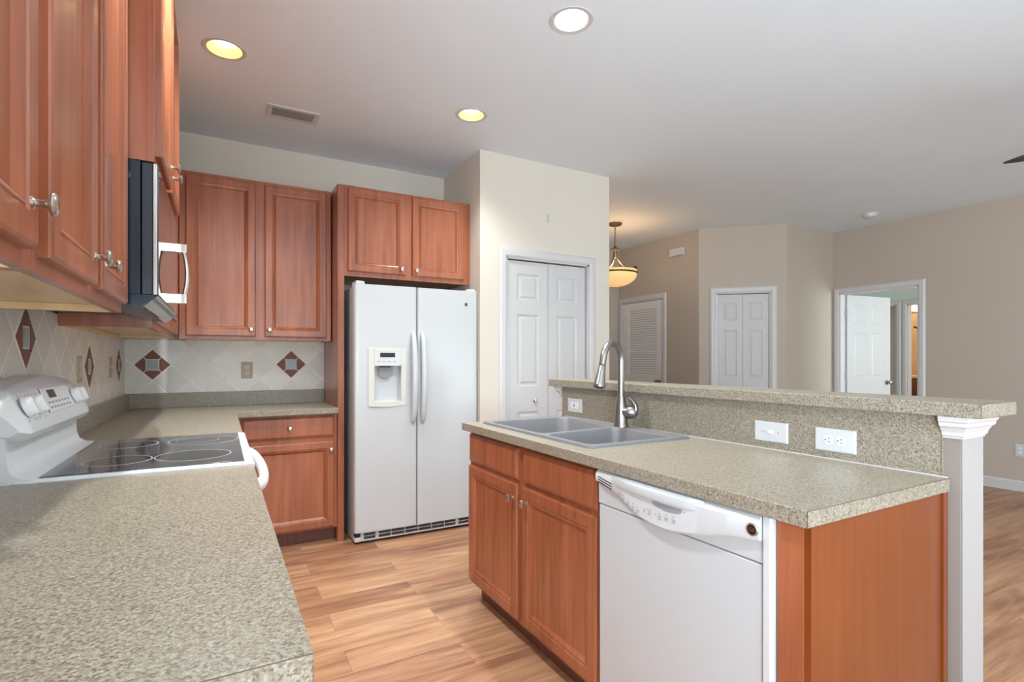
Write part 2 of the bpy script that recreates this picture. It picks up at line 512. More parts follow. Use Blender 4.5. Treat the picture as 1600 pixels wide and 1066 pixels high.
# ceiling with round cut-outs for the recessed lights
CANS = [(0.02, 3.005, 'warm'), (1.40, 3.045, 'warm'), (1.412, 1.972, 'white'), (0.02, 1.95, 'warm')]
CAN_R = 0.082
mb = MB()
xs = [-0.8]
for cx in (0.02, 1.406): xs += [cx - .13, cx + .13]
xs += [10.6]
ys = [-3.4]
for cy in (1.96, 3.025): ys += [cy - .13, cy + .13]
ys += [6.2]
for i in range(len(xs) - 1):
    for j in range(len(ys) - 1):
        hole = [c for c in CANS if xs[i] < c[0] < xs[i + 1] and ys[j] < c[1] < ys[j + 1]]
        if not hole or i % 2 == 0 or j % 2 == 0:
            mb.face([(xs[i], ys[j], CEIL), (xs[i + 1], ys[j], CEIL), (xs[i + 1], ys[j + 1], CEIL), (xs[i], ys[j + 1], CEIL)])
        else:
            cx, cy, _ = hole[0]
            mx, my = (xs[i] + xs[i + 1]) / 2, (ys[j] + ys[j + 1]) / 2
            hx, hy = (xs[i + 1] - xs[i]) / 2, (ys[j + 1] - ys[j]) / 2
            sq, ci = [], []
            for k in range(40):
                a = 2 * math.pi * k / 40 + math.pi / 4
                c_, s_ = math.cos(a), math.sin(a); q = max(abs(c_), abs(s_))
                sq.append((mx + hx * c_ / q, my + hy * s_ / q, CEIL)); ci.append((cx + CAN_R * c_, cy + CAN_R * s_, CEIL))
            for k in range(40):
                mb.face([sq[k], sq[(k + 1) % 40], ci[(k + 1) % 40], ci[k]])
struct(mb.build('ceiling', 'ceiling', recalc=False), 'flat off-white painted ceiling over kitchen and living room', 'ceiling')


def wall(name, p, q, mat, label, th=0.1, ops=(), z1=CEIL, z0=0.0):
    """wall from p to q; its thickness lies to the left of p->q; ops = (s0,s1,zlow,zhigh) along it"""
    p, q = Vector((p[0], p[1], 0)), Vector((q[0], q[1], 0))
    d = (q - p); L = d.length; d.normalize(); n = Vector((-d.y, d.x, 0)) * th
    mb = MB()

    def blk(s0, s1, a, b):
        if s1 - s0 < 1e-4 or b - a < 1e-4: return
        A, B = p + d * s0, p + d * s1
        mb.prism([(A.x, A.y, a), (B.x, B.y, a), (B.x + n.x, B.y + n.y, a), (A.x + n.x, A.y + n.y, a)], (0, 0, b - a))
    s = 0
    for s0, s1, a, b in sorted(ops):
        blk(s, s0, z0, z1); blk(s0, s1, z0, a); blk(s0, s1, b, z1); s = s1
    blk(s, L, z0, z1)
    return struct(mb.build(name, mat), label, 'wall')


# thickness to the left of the walking direction: walk so that the room is on the right
wall('wall_left', (XL, YK), (XL, YB), 'wall_k', 'greige kitchen wall behind the range and near wall cabinets', ops=[(.7, 2.7, .55, 2.15)])  # opening cut for the invented side window
wall('wall_back', (XL, YB), (1.685, YB), 'wall_k', 'greige wall above the cabinets at the back of the kitchen')
wall('wall_pantry_side', (1.685, YB), (1.685, 3.51), 'wall_k', 'short greige return wall beside the cabinet over the refrigerator')
wall('wall_pantry', (1.785, 3.51), (2.91, 3.51), 'wall_k', 'pale greige pantry wall holding the white bifold door', ops=[(.12, .905, 0, 2.03)])
wall('wall_pantry_end', (2.91, 3.61), (2.91, 5.79), 'wall_l', 'far end wall of the pantry beside the hanging lamp')
wall('wall_foyer', (2.91, 5.79), (4.98, 5.79), 'wall_l', 'dim taupe wall at the very back behind the hanging lamp')
wall('wall_louver', (4.98, 5.79), (4.98, 4.362), 'wall_l', 'taupe wall holding the louvered door', ops=[(.07, .845, 0, 2.04)])
DA, DB = Vector((4.98, 4.362, 0)), Vector((5.668, 3.70, 0))
dl = (DB - DA).length
wall('wall_diagonal', DA, DB, 'wall_l', 'angled taupe wall holding the narrow white bifold closet', ops=[(.185, .785, 0, 2.03)])
wall('wall_far', (5.668, 3.70), (6.58, 3.70), 'wall_l', 'short taupe wall between angled closet wall and bedroom doorway', th=.1)
wall('wall_right', (6.58, 3.70), (6.58, YK), 'wall_l', 'long taupe wall with the open bedroom doorway', ops=[(.075, .905, 0, 2.045)])
wall('wall_rear', (6.58, YK), (XL, YK), 'wall_k', 'wall behind the viewpoint with patio slider and nook window',
     ops=[(.63, 3.23, 0.1, 2.06), (4.73, 6.93, .55, 2.15)])

# rear openings: frames of the slider and of the window
def window_frame(name, x0, x1, z0, z1, mull, label, side=False):
    mb = MB()
    y0, y1 = YK - .08, YK - .02
    st = [(x0, x0 + .05)] + [(m - .03, m + .03) for m in mull] + [(x1 - .05, x1)]
    face_frame(mb, (lambda a, d, z: (a, d + y0, z)) if not side else (lambda a, d, z: (XL - .08 + d, a, z)), st, z0, z1, [(z0, z0 + .05), (z1 - .05, z1)], 0, .06)
    struct(mb.build(name, 'trim', bevel=.003), label, 'window')
window_frame('window_1', 3.35, 5.95, .10, 2.06, [4.65], 'white frame of the patio slider behind the viewpoint')
window_frame('added_window', -2.5, -.5, .55, 2.15, [-1.5], 'white frame of an added side window out of view', side=True)  # invented window, there for the island fill
window_frame('window_2', -.35, 1.85, .55, 2.15, [.75], 'white frame of the breakfast nook window behind the viewpoint')

# island knee wall
struct(bx('wall_island', 'half_wall', (1.745, .642, 0), (1.869, 2.53, 1.083), bevel=.004), 'taupe half wall carrying the raised bar behind the sink', 'wall')
# its end is lightened to carry the window light
struct(bx('trim_1', 'half_wall_lit_end', (1.7455, .639, 0), (1.869, .642, 1.03)), 'end of the bar half wall with window light painted in', 'trim')
# crown moulding under the bar, wrapping both ends of the knee wall
prof = [(0, 1.022), (.006, 1.022), (.008, 1.028), (.012, 1.030), (.014, 1.040), (.022, 1.052), (.028, 1.056), (.030, 1.066), (.034, 1.070), (.036, 1.083), (0, 1.083)]


def crown(mb, path, normals):
    """path corner list, with mitred outward normals at each vertex"""
    rings = []
    for (px, py), (nx, ny) in zip(path, normals):
        rings.append([(px + nx * o, py + ny * o, z) for o, z in prof])
    mb.loft(rings)
mb = MB()
crown(mb, [(1.745, .6825), (1.745, .642), (1.869, .642), (1.869, .90)], [(-1, 0), (-1, -.75), (1, -.75), (1, 0)])
struct(mb.build('trim_2', 'trim'), 'white crown moulding under the near end of the raised bar', 'trim')
mb = MB()
crown(mb, [(1.869, 2.3), (1.869, 2.53), (1.745, 2.53), (1.745, 2.518)], [(1, 0), (1, 1), (-1, 1), (-1, 0)])
struct(mb.build('trim_3', 'trim'), 'white crown moulding under the far end of the raised bar by the pantry', 'trim')

# baseboards
def baseboard(name, p, q, label, gap=()):
    p, q = Vector((p[0], p[1], 0)), Vector((q[0], q[1], 0))
    d = (q - p).normalized(); n = Vector((d.y, -d.x, 0))
    mb = MB()
    pr = [(0, 0), (.014, 0), (.014, .085), (.010, .094), (.004, .10), (0, .10)]
    mb.loft([[(c.x + n.x * o, c.y + n.y * o, z) for o, z in pr] for c in (p, q)])
    struct(mb.build(name, 'trim'), label, 'baseboard')
baseboard('baseboard_right', (6.58, 2.70), (6.58, -3.2), 'white baseboard along the long taupe wall')
baseboard('baseboard_far', (5.668, 3.70), (6.58, 3.70), 'white baseboard on the short taupe wall by the bedroom doorway')
baseboard('baseboard_foyer', (2.91, 5.79), (4.98, 5.79), 'white baseboard on the back wall behind the hanging lamp')
baseboard('baseboard_left', (XL, -3.2), (XL, .6), 'white baseboard beside the viewpoint')


# ------------------------------------------------------------------ interior doors
def casing_profile(): return [(0, .0), (0, .010), (.012, .016), (.045, .017), (.056, .012), (.064, .006), (.064, 0)]


def casing(name, P, d, n, w, h, label, cw=.062):
    """casing round an opening that starts at P, runs w along d, h high; n points into the room"""
    P, d, n = Vector(P), Vector(d).normalized(), Vector(n).normalized()
    mb = MB()
    pr = casing_profile()
    # path up, over, down with mitres
    pts = [(0, 0, -1, 0), (0, h, -1, 1), (w, h, 1, 1), (w, 0, 1, 0)]
    rings = [[P + d * (x + mx * o) + Z * (z + mz * o) + n * t for o, t in pr] for x, z, mx, mz in pts]
    mb.loft(rings)
    root = mb.build(name, 'trim')
    struct(root, label, 'door casing')
    # jamb lining
    j = MB()
    for x0, x1, z0, z1 in ((-.0, .014, 0, h), (w - .014, w, 0, h), (0, w, h - .014, h)):
        q = [P + d * x0 + Z * z0, P + d * x1 + Z * z0, P + d * x1 + Z * z1, P + d * x0 + Z * z1]
        j.prism([v + n * .001 for v in q], -n * .101)
    j.build('jamb', 'trim', root)
    return root


PANEL_PROF = [(0, 0), (.005, -.004), (.016, -.006), (.022, -.006), (.034, -.0015), (.04, -.001)]


def bifold(name, P, d, n, w, h, label, knob=True):
    """two six-panel-style halves (one column of three panels each)"""
    P, d, n = Vector(P), Vector(d).normalized(), Vector(n).normalized()
    root = thing(name, tuple(P), label, 'door', kind='structure')
    gap = .004
    lw = (w - .022 - gap) / 2
    hh = h - .030
    for k in range(2):
        O = P + d * (.011 + k * (lw + gap)) + Z * .012 - n * .02
        us = [0, lw * .23, lw * .77, lw]
        vs = [0, .24, .82, 1.02, 1.58, 1.69, 1.895, hh]
        mb = MB().grid_door(O, d, Z, n, lw, hh, .03, us, vs, {(1, 1), (1, 3), (1, 5)}, PANEL_PROF)
        o = mb.build('bifold_leaf', 'door_white', root)
        if knob and k == 0:
            c = O + d * (lw * .66) + Z * (.905)
            MB().lathe([(.013, 0), (.013, .002), (.006, .005), (.006, .014), (.014, .019), (.016, .024), (.012, .029), (0, .031)], c, n, 20).build('knob', 'nickel', o, smooth=True)
    # track in black, painting the shade of the head gap
    q = P - n * .03 + Z * (h - .016)
    MB().prism([q + d * .014, q + d * (w - .014), q + d * (w - .014) - n * .02, q + d * .014 - n * .02], Z * .014).build('track', 'black', root)
    return root


casing('trim_4', (1.905, 3.51, 0), (1, 0, 0), (0, -1, 0), .785, 2.03, 'white moulded casing around the pantry bifold door')
bifold('door_1', (1.919, 3.51, 0), (1, 0, 0), (0, -1, 0), .757, 2.025, 'white bifold pantry door with raised panels and a small knob')
dd = (DB - DA).normalized(); dn = Vector((dd.y, -dd.x, 0))
casing('trim_5', DA + dd * .185, dd, dn, .60, 2.03, 'white casing of the narrow closet on the angled wall')
bifold('door_2', DA + dd * .199, dd, dn, .572, 2.025, 'narrow white bifold closet door on the angled taupe wall')

# louvered door
casing('trim_6', (4.98, 5.72, 0), (0, -1, 0), (-1, 0, 0), .775, 2.04, 'white casing around the louvered door')
root = thing('door_3', (4.985, 5.33, 0), 'white louvered door on the dim wall beside the hanging lamp', 'door', kind='structure')
mb = MB()
y0, y1, xf = 4.962, 5.704, 4.987
for a, b in (((xf, y0, .012), (xf + .034, y0 + .105, 2.022)), ((xf, y1 - .105, .012), (xf + .034, y1, 2.022)), ((xf, y0 + .105, 1.925), (xf + .034, y1 - .105, 2.022)),
             ((xf, y0 + .105, .93), (xf + .034, y1 - .105, 1.03)), ((xf, y0 + .105, .012), (xf + .034, y1 - .105, .20))):
    mb.box(a, b)
mb.build('door_frame', 'louver_white', root, bevel=.002)
for name_, za, zb in (('louver_panel', 1.03, 1.925), ('louver_panel', .20, .93)):
    mb = MB()
    z = za
    while z < zb - .01:
        mb.prism([(xf + .003, y0 + .105, z + .002), (xf + .006, y0 + .105, z - .003), (xf + .017, y0 + .105, z + .024), (xf + .013, y0 + .105, z + .026)], (0, y1 - y0 - .21, 0))
        z += .0315
    mb.build(name_, 'louver_white', root)
mb = MB().lathe([(.026, 0), (.026, .004), (.011, .008), (.011, .03), (.022, .036), (.028, .047), (.025, .06), (.012, .066), (0, .067)], (xf, y0 + .055, .955), '-x', 20)
mb.build('door_knob', 'steel', root, smooth=True)
bx('hinge', 'nickel', (xf - .006, y1 - .002, 1.73), (xf + .002, y1 + .012, 1.82), root)

struct(bx('louver_light_block', 'wall_l', (5.16, 4.45, 0), (5.21, 6.1, CEIL)), 'added panel blocking light behind the louvered door', 'wall')  # added panel, keeps outside light from showing between the slats
# bedroom doorway and its open six-panel door
casing('trim_7', (6.58, 3.625, 0), (0, -1, 0), (-1, 0, 0), .83, 2.045, 'white casing around the open bedroom doorway')
root = thing('door_4', (6.68, 3.60, 0), 'open white six-panel bedroom door with a nickel knob', 'door', kind='structure')
dd2 = Vector((.992, -.125, 0)).normalized(); dn2 = Vector((dd2.y, -dd2.x, 0))
w_, h_ = .80, 2.02
O = Vector((6.69, 3.592, .012))
us = [0, .115, .365, .435, .685, w_]
vs = [0, .23, .80, 1.0, 1.56, 1.67, 1.90, h_]
o = MB().grid_door(O, dd2, Z, dn2, w_, h_, .035, us, vs, {(i, j) for i in (1, 3) for j in (1, 3, 5)}, PANEL_PROF).build('door_leaf', 'door_white', root)
MB().lathe([(.03, 0), (.03, .004), (.012, .009), (.012, .03), (.024, .036), (.029, .048), (.026, .06), (.012, .066), (0, .067)], O + dd2 * .735 + Z * .94, dn2, 20).build('door_knob', 'steel', o, smooth=True)
for zz in (.24, 1.0, 1.76):
    bx('hinge', 'nickel', (6.672, 3.588, zz), (6.690, 3.612, zz + .09), root)

# bedroom beyond
struct(bx('wall_bedroom_side', 'wall_b', (6.68, 4.62, 0), (8.5, 4.72, CEIL)), 'pale green bedroom wall behind the open door', 'wall')
wall('wall_bedroom', (8.5, 4.72), (8.5, .6), 'wall_b', 'pale green bedroom wall with closet and bath openings', ops=[(.10, .835, 0, 2.03), (.965, 1.75, 0, 2.03)])
wall('wall_bedroom_opening', (8.5, 1.0), (6.68, 1.0), 'wall_b', 'bedroom wall with an added window out of view', ops=[(.30, 1.50, .8, 2.2)])  # opening added for the bedroom fill lamp
casing('trim_8', (8.5, 4.62, 0), (0, -1, 0), (-1, 0, 0), .735, 2.03, 'white casing of the closet seen past the bedroom door')
casing('trim_9', (8.5, 3.755, 0), (0, -1, 0), (-1, 0, 0), .785, 2.03, 'white casing of the bathroom seen through the bedroom doorway')
struct(bx('wall_closet', 'wall_l', (8.75, 3.86, 0), (8.80, 4.8, CEIL)), 'grey inner closet wall seen past the bedroom door', 'wall')
struct(bx('wall_bath', 'wall_bath', (10.3, 2.6, 0), (10.4, 5.4, CEIL)), 'warm tan bathroom wall', 'wall')
struct(bx('wall_bath_side', 'wall_bath', (8.81, 4.85, 0), (10.3, 4.95, CEIL)), 'warm tan bathroom side wall', 'wall')
struct(bx('wall_bath_end', 'wall_bath', (8.6, 2.5, 0), (10.4, 2.6, CEIL)), 'tan bathroom end wall out of direct view', 'wall')

root = thing('bathroom_vanity', (9.9, 4.2, 0), 'brown bathroom vanity with pale top seen through two doorways', 'vanity')
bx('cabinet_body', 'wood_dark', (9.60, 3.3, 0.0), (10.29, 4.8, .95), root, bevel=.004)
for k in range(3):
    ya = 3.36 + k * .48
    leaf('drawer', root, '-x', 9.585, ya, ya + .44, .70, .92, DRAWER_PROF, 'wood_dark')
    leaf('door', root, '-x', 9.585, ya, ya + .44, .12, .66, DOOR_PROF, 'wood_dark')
bx('vanity_top', 'marble', (9.57, 3.28, .95), (10.295, 4.82, .99), root, bevel=.006)
root = thing('vanity_faucet', (9.85, 4.18, .99), 'small chrome tap on the bathroom vanity top', 'faucet')
MB().tube([(10.05, 4.18, .99), (10.05, 4.18, 1.06), (10.0, 4.18, 1.10), (9.93, 4.18, 1.09)], .014, 10).build('spout', 'chrome', root, smooth=True)
MB().lathe([(.02, 0), (.02, .03), (.012, .05), (0, .055)], (10.05, 4.10, .99), 'z', 14).build('handle', 'chrome', root, smooth=True)
root = thing('vanity_light', (10.24, 4.2, 2.0), 'glowing vanity light bar above the bathroom mirror', 'lamp')
bx('back_plate', 'chrome', (10.26, 3.7, 2.05), (10.30, 4.7, 2.17), root, bevel=.003)
for k in range(5):
    MB().lathe([(.0, -.055), (.035, -.042), (.055, 0), (.035, .042), (0, .055)], (10.2, 3.8 + k * .2, 2.11), 'z', 16, caps=False).build('bulb', 'bath_glow', root, smooth=True)
ll = bpy.data.lights.new('vanity_light_lamp', 'AREA'); ll.energy = 24; ll.color = (1, .84, .62); ll.size = .8; ll.size_y = .1; ll.shape = 'RECTANGLE'
lo = bpy.data.objects.new('vanity_light_lamp', ll); COL.objects.link(lo); lo.location = (10.1, 4.2, 2.1); lo.rotation_euler = (0, math.pi / 2, 0)
lo.parent = root; lo.location = Vector((10.1, 4.2, 2.1)) - Vector(root.location)
root = thing('towel_ring', (10.27, 4.33, 1.75), 'dark towel hook on the tan bathroom wall', 'hook')
bx('plate', 'bronze_dark', (10.28, 4.29, 1.73), (10.30, 4.37, 1.79), root)
MB().tube([(10.28, 4.33, 1.76), (10.22, 4.36, 1.77), (10.19, 4.40, 1.80)], .014, 8).build('arm', 'bronze_dark', root, smooth=True)

# ------------------------------------------------------------------ backsplashes
def accent(parent, axis, plane, a, z, h=.099, s=.036, g=.0022):
    """diamond of four brown slate pieces round a mosaic square; on '+x' wall (a=y) or '-y' wall (a=x)"""
    def P(u, v, o): return (plane + o, a + u, z + v) if axis == '+x' else (a + u, plane - o, z + v)
    ex = Vector((.0035, 0, 0)) if axis == '+x' else Vector((0, -.0035, 0))
    mb = MB()
    d = g
    for k in range(4):
        ang = k * math.pi / 2; c, sn = round(math.cos(ang)), round(math.sin(ang))
        rot = lambda u, v: (u * c - v * sn, u * sn + v * c)
        poly = [(0, h), (h / 2 - d, h / 2 + d), (s - d, s + d), (-s + d, s + d), (-h / 2 + d, h / 2 + d)]
        pts = [P(*rot(u, v), .0005) for u, v in poly]
        mb.prism(pts, ex)
    o = mb.build('accent_tile', 'accent', parent)
    plabel(o, 'brown diamond accent tile')
    q = s - .004
    i = MB().prism([P(-q, -q, .0005), P(q, -q, .0005), P(q, q, .0005), P(-q, q, .0005)], ex * 1.1).build('mosaic_inset', 'mosaic', o)
    gq = MB().prism([P(0, -h - .004, .0), P(h + .004, 0, .0), P(0, h + .004, .0), P(-h - .004, 0, .0)], ex * .45).build('grout_bed', 'grout', o)
    return o


bs = thing('tile_backsplash', (.07, 4.22, 1.014), 'diagonal stone tile backsplash with brown diamonds on the back wall', 'backsplash')
bx('tile_field', 'tile_b', (-.545, 4.22, 1.014), (.697, 4.2295, 1.372), bs)
accent(bs, '-y', 4.22, -.394, 1.204)
accent(bs, '-y', 4.22, .463, 1.204)
bs2 = thing('tile_backsplash', (-.545, 2.4, 1.014), 'beige diagonal tile backsplash on the side wall behind the range', 'backsplash')
bx('tile_field', 'tile_l', (-.5545, .3, .914), (-.545, 4.2195, 1.412), bs2)
for ya, za in ((2.2208, 1.3072), (3.15, 1.204), (3.976, 1.204)):
    accent(bs2, '+x', -.545, ya, za, .0955, .035)

# ------------------------------------------------------------------ worktops
CT, CTH = .914, .037


def rounded_prof():
    return None


t = thing('near_countertop', (-.23, 1.2, .877), 'large speckled laminate worktop in the near corner before the range', 'countertop')
bx('worktop', 'lam', (-.5445, .608, CT - CTH), (.090, 1.797, CT), t, bevel=.0025)
bx('edge_seam', 'lam_seam', (-.5445, .6074, CT - .0012), (.0895, .6082, CT + .0001), t)
bx('backsplash_lip', 'lam', (-.5445, .608, CT), (-.525, 1.797, 1.014), t, bevel=.002)

t = thing('corner_countertop', (0, 3.6, .877), 'L-shaped speckled laminate worktop in the kitchen corner past the range', 'countertop')
mb = MB()
mb.prism([(-.5445, 2.566, CT - CTH), (.088, 2.566, CT - CTH), (.088, 3.655, CT - CTH), (.696, 3.655, CT - CTH), (.696, 4.2195, CT - CTH), (-.5445, 4.2195, CT - CTH)], (0, 0, CTH))
mb.build('worktop', 'lam', t, bevel=.003)
bx('backsplash_lip', 'lam', (-.526, 4.20, CT), (.696, 4.2195, 1.014), t, bevel=.002)
bx('backsplash_lip', 'lam', (-.5445, 2.566, CT), (-.525, 4.2195, 1.014), t, bevel=.002)


# ------------------------------------------------------------------ base cabinets
def kick_body(mb, face, front, a0, a1, back, top=.877, kick=.10, rec=.07):
    """carcass with recessed toe kick"""
    def P(a, o, z): return (front - o if face == '+x' else front + o, a, z) if face in ('+x', '-x') else (a, front + o, z)
    D = abs(back - front)
    pts = [P(a0, 0, kick), P(a0, 0, top), P(a0, D, top), P(a0, D, 0), P(a0, rec, 0), P(a0, rec, kick)]
    d = Vector(P(a1, 0, 0)) - Vector(P(a0, 0, 0))
    mb.prism(pts, d)


t = thing('base_cabinet', (-.25, 1.2, 0), 'cherry base cabinet under the near worktop', 'cabinet')
mb = MB(); kick_body(mb, '+x', .048, .625, 1.785, -.544); mb.build('cabinet_body', 'wood', t)
for a0, a1 in ((.645, 1.19), (1.22, 1.765)):
    leaf('drawer', t, '+x', .067, a0, a1, .72, .86, DRAWER_PROF, knob=((a0 + a1) / 2, .79))
    leaf('door', t, '+x', .067, a0, a1, .115, .70, knob=(a1 - .03 if a0 < 1 else a0 + .03, .64))

t = thing('base_cabinet', (.3, 3.95, 0), 'cherry base cabinet with one drawer beside the refrigerator panel', 'cabinet')
mb = MB(); kick_body(mb, '-y', 3.703, .07, .695, 4.219); mb.build('cabinet_body', 'wood', t)
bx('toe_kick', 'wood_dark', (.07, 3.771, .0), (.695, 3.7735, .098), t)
leaf('drawer', t, '-y', 3.685, .116, .678, .719, .864, DRAWER_PROF, knob=(.397, .787))
leaf('door', t, '-y', 3.685, .116, .676, .112, .688, knob=(.655, .632))
t = thing('corner_base_cabinet', (-.25, 3.3, 0), 'cherry corner base cabinet hidden past the range', 'cabinet')
mb = MB(); kick_body(mb, '+x', .048, 2.575, 3.68, -.544); mb.build('cabinet_body', 'wood', t)
leaf('door', t, '+x', .067, 2.60, 3.10, .115, .86, knob=(3.06, .78))

# refrigerator end panel
t = thing('refrigerator_enclosure', (.715, 3.95, 0), 'tall cherry end panel between worktop and refrigerator', 'panel')
bx('side_panel', 'wood', (.6975, 3.705, 0), (.716, 4.229, 2.438), t)
bx('front_stile', 'wood', (.7, 3.69, 0), (.742, 3.705, 2.438), t, bevel=.0015)


# ------------------------------------------------------------------ wall cabinets
def wall_cab_x(t, a0, a1, z0, z1, frame, wallx=-.5445, recess=.02, back_rail=True):
    """box cabinet on the left wall (faces +x): open recess below showing the maple bottom"""
    D = frame
    mb = MB()
    mb.box((wallx, a0, z0), (D - .019, a0 + .016, z1)); mb.box((wallx, a1 - .016, z0), (D - .019, a1, z1))
    mb.box((wallx, a0 + .0165, z1 - .016), (D - .019, a1 - .0165, z1)); mb.box((wallx, a0 + .0165, z0 + recess), (wallx + .012, a1 - .0165, z1 - .017))
    mb.build('cabinet_body', 'wood', t)
    MB().box((wallx + .0125, a0 + .0165, z0 + recess), (D - .0195, a1 - .0165, z0 + recess + .012)).box((wallx, a0 + .0165, z0 + .0005), (wallx + .018, a1 - .0195, z0 + recess - .0005)).box((wallx, a1 - .019, z0 + .0005), (D - .0195, a1 - .0165, z0 + recess - .0005)).build('bottom_panel', 'maple', t)
    mid = [((a0 + a1) / 2 - .03, (a0 + a1) / 2 + .03)] if a1 - a0 > .5 else []
    f = face_frame(MB(), lambda a, d, z: (d, a, z), [(a0, a0 + .04)] + mid + [(a1 - .04, a1)], z0, z1, [(z0, z0 + .04), (z1 - .04, z1)], D - .0185, D)
    f.build('face_frame', 'wood', t)


FR = -.245
t = thing('wall_cabinet', (-.40, .53, 1.368), 'nearest cherry wall cabinet with a large round knob, cropped at the top corner', 'cabinet', 'cherry wall cabinets')
wall_cab_x(t, .05, 1.028, 1.368, 2.438, FR)
leaf('door', t, '+x', FR + .019, .09, .52, 1.393, 2.413, knob=(.49, 1.452))
leaf('door', t, '+x', FR + .019, .56, .985, 1.393, 2.413, knob=(.952, 1.452))
t = thing('wall_cabinet', (-.40, 1.43, 1.368), 'two-door cherry wall cabinet directly before the microwave', 'cabinet', 'cherry wall cabinets')
wall_cab_x(t, 1.030, 1.832, 1.368, 2.438, FR)
leaf('door', t, '+x', FR + .019, 1.055, 1.402, 1.393, 2.413, knob=(1.372, 1.450))
leaf('door', t, '+x', FR + .019, 1.462, 1.815, 1.393, 2.413, knob=(1.492, 1.450))

t = thing('wall_cabinet', (-.36, 2.2, 1.812), 'raised cherry wall cabinet above the microwave', 'cabinet', 'cherry wall cabinets')
wall_cab_x(t, 1.836, 2.598, 1.812, 2.60, -.167)
leaf('door', t, '+x', -.148, 1.856, 2.20, 1.835, 2.575, knob=(2.168, 1.905))
leaf('door', t, '+x', -.148, 2.234, 2.580, 1.835, 2.575, knob=(2.262, 1.895))

t = thing('wall_cabinet', (-.40, 3.2, 1.368), 'cherry corner wall cabinet past the microwave, mostly hidden by it', 'cabinet', 'cherry wall cabinets')
wall_cab_x(t, 2.602, 3.872, 1.368, 2.438, FR)
leaf('door', t, '+x', FR + .019, 2.63, 3.20, 1.393, 2.413, knob=(3.165, 1.448))
leaf('door', t, '+x', FR + .019, 3.25, 3.82, 1.393, 2.413, knob=(3.29, 1.448))

t = thing('wall_cabinet', (.24, 4.05, 1.371), 'two-door cherry wall cabinet above the back tile and outlet', 'cabinet', 'cherry wall cabinets')
yf = 3.893
x0, x1, z0, z1 = -.225, .690, 1.371, 2.436
mb = MB()
mb.box((x0, yf + .019, z0), (x0 + .016, 4.219, z1)).box((x1 - .016, yf + .019, z0), (x1, 4.219, z1)).box((x0 + .0165, yf + .019, z1 - .016), (x1 - .0165, 4.219, z1))
mb.build('cabinet_body', 'wood', t)
MB().box((x0 + .0165, yf + .0195, z0 + .02), (x1 - .0165, 4.219, z0 + .032)).box((x0 + .0165, 4.20, z0 + .0005), (x1 - .0165, 4.219, z0 + .0195)).build('bottom_panel', 'maple', t)
f = face_frame(MB(), lambda a, d, z: (a, d, z), [(x0, x0 + .06), (.20, .28), (x1 - .04, x1)], z0, z1, [(z0, z0 + .04), (z1 - .04, z1)], yf, yf + .0185)
f.build('face_frame', 'wood', t)
leaf('door', t, '-y', yf - .019, -.190, .207, 1.392, 2.413, knob=(.180, 1.437))
leaf('door', t, '-y', yf - .019, .262, .657, 1.392, 2.413, knob=(.290, 1.437))

t = thing('wall_cabinet', (1.22, 3.95, 1.82), 'short two-door cherry cabinet over the refrigerator', 'cabinet', 'cherry wall cabinets')
yf = 3.69
x0, x1, z0, z1 = .743, 1.682, 1.815, 2.438
bx('cabinet_body', 'wood', (x0, yf + .019, z0 + .01), (x1, 4.229, z1), t)
f = face_frame(MB(), lambda a, d, z: (a, d, z), [(x0, x0 + .045), (1.165, 1.24), (x1 - .055, x1)], z0, z1, [(z0, z0 + .045), (z1 - .03, z1)], yf, yf + .0185)
f.build('face_frame', 'wood', t)
leaf('door', t, '-y', yf - .019, .764, 1.170, 1.848, 2.422, knob=(1.140, 1.885))
leaf('door', t, '-y', yf - .019, 1.221, 1.628, 1.848, 2.422, knob=(1.250, 1.885))

# ------------------------------------------------------------------ microwave
t = thing('microwave', (-.35, 2.216, 1.40), 'black over-the-range microwave with a chrome bow handle', 'microwave')
y0, y1 = 1.8365, 2.5975
bx('case', 'navy', (-.539, y0, 1.425), (-.2005, y1, 1.811), t, bevel=.002)
MB().lathe([(.010, 0), (.010, .002), (.006, .003), (0, .003)], (-.232, y0, 1.765), '-y', 14).build('vent_plug', 'black', t, smooth=True)
o = MB().box((-.1985, y0, 1.425), (-.172, y1 - .002, 1.808)).build('door', 'navy_plastic', t, bevel=.003)
bx('door_trim', 'silver', (-.172, y0, 1.425), (-.160, y0 + .012, 1.808), o, bevel=.003, seg=3)
bx('door_glass', 'black_gloss', (-.172, y0 + .012, 1.428), (-.158, y1 - .002, 1.806), o, bevel=.001)
# handle: two brackets and a bow
h = MB()
zs = [1.47 + k * (.185 / 12) for k in range(13)]
h.tube([(-.122 + .012 * math.sin(math.pi * (z - 1.47) / .185), 2.36, z) for z in zs], .010, 10, up=(1, 0, 0), sx=.8, sy=1.5)
h.box((-.158, 2.345, 1.645), (-.112, 2.378, 1.675)).box((-.158, 2.345, 1.452), (-.112, 2.378, 1.485))
h.build('handle', 'chrome', o, smooth=True)
h = MB().prism([(-.539, y0, 1.4245), (-.165, y0, 1.4245), (-.165, y0, 1.415), (-.20, y0, 1.392), (-.28, y0, 1.398), (-.34, y0, 1.418), (-.539, y0, 1.418)], (0, y1 - y0, 0))
h.build('hood_underside', 'navy', t)
for k in range(2): bx('grease_filter', 'black', (-.52, y0 + .06 + k * .36, 1.4135), (-.36, y0 + .34 + k * .36, 1.4178), t)
h = MB().prism([(-.165, y0 + .004, 1.424), (-.158, y0 + .004, 1.424), (-.193, y0 + .004, 1.391), (-.201, y0 + .004, 1.3915)], (0, y1 - y0 - .008, 0))
h.build('vent_grille', 'black_gloss', t)

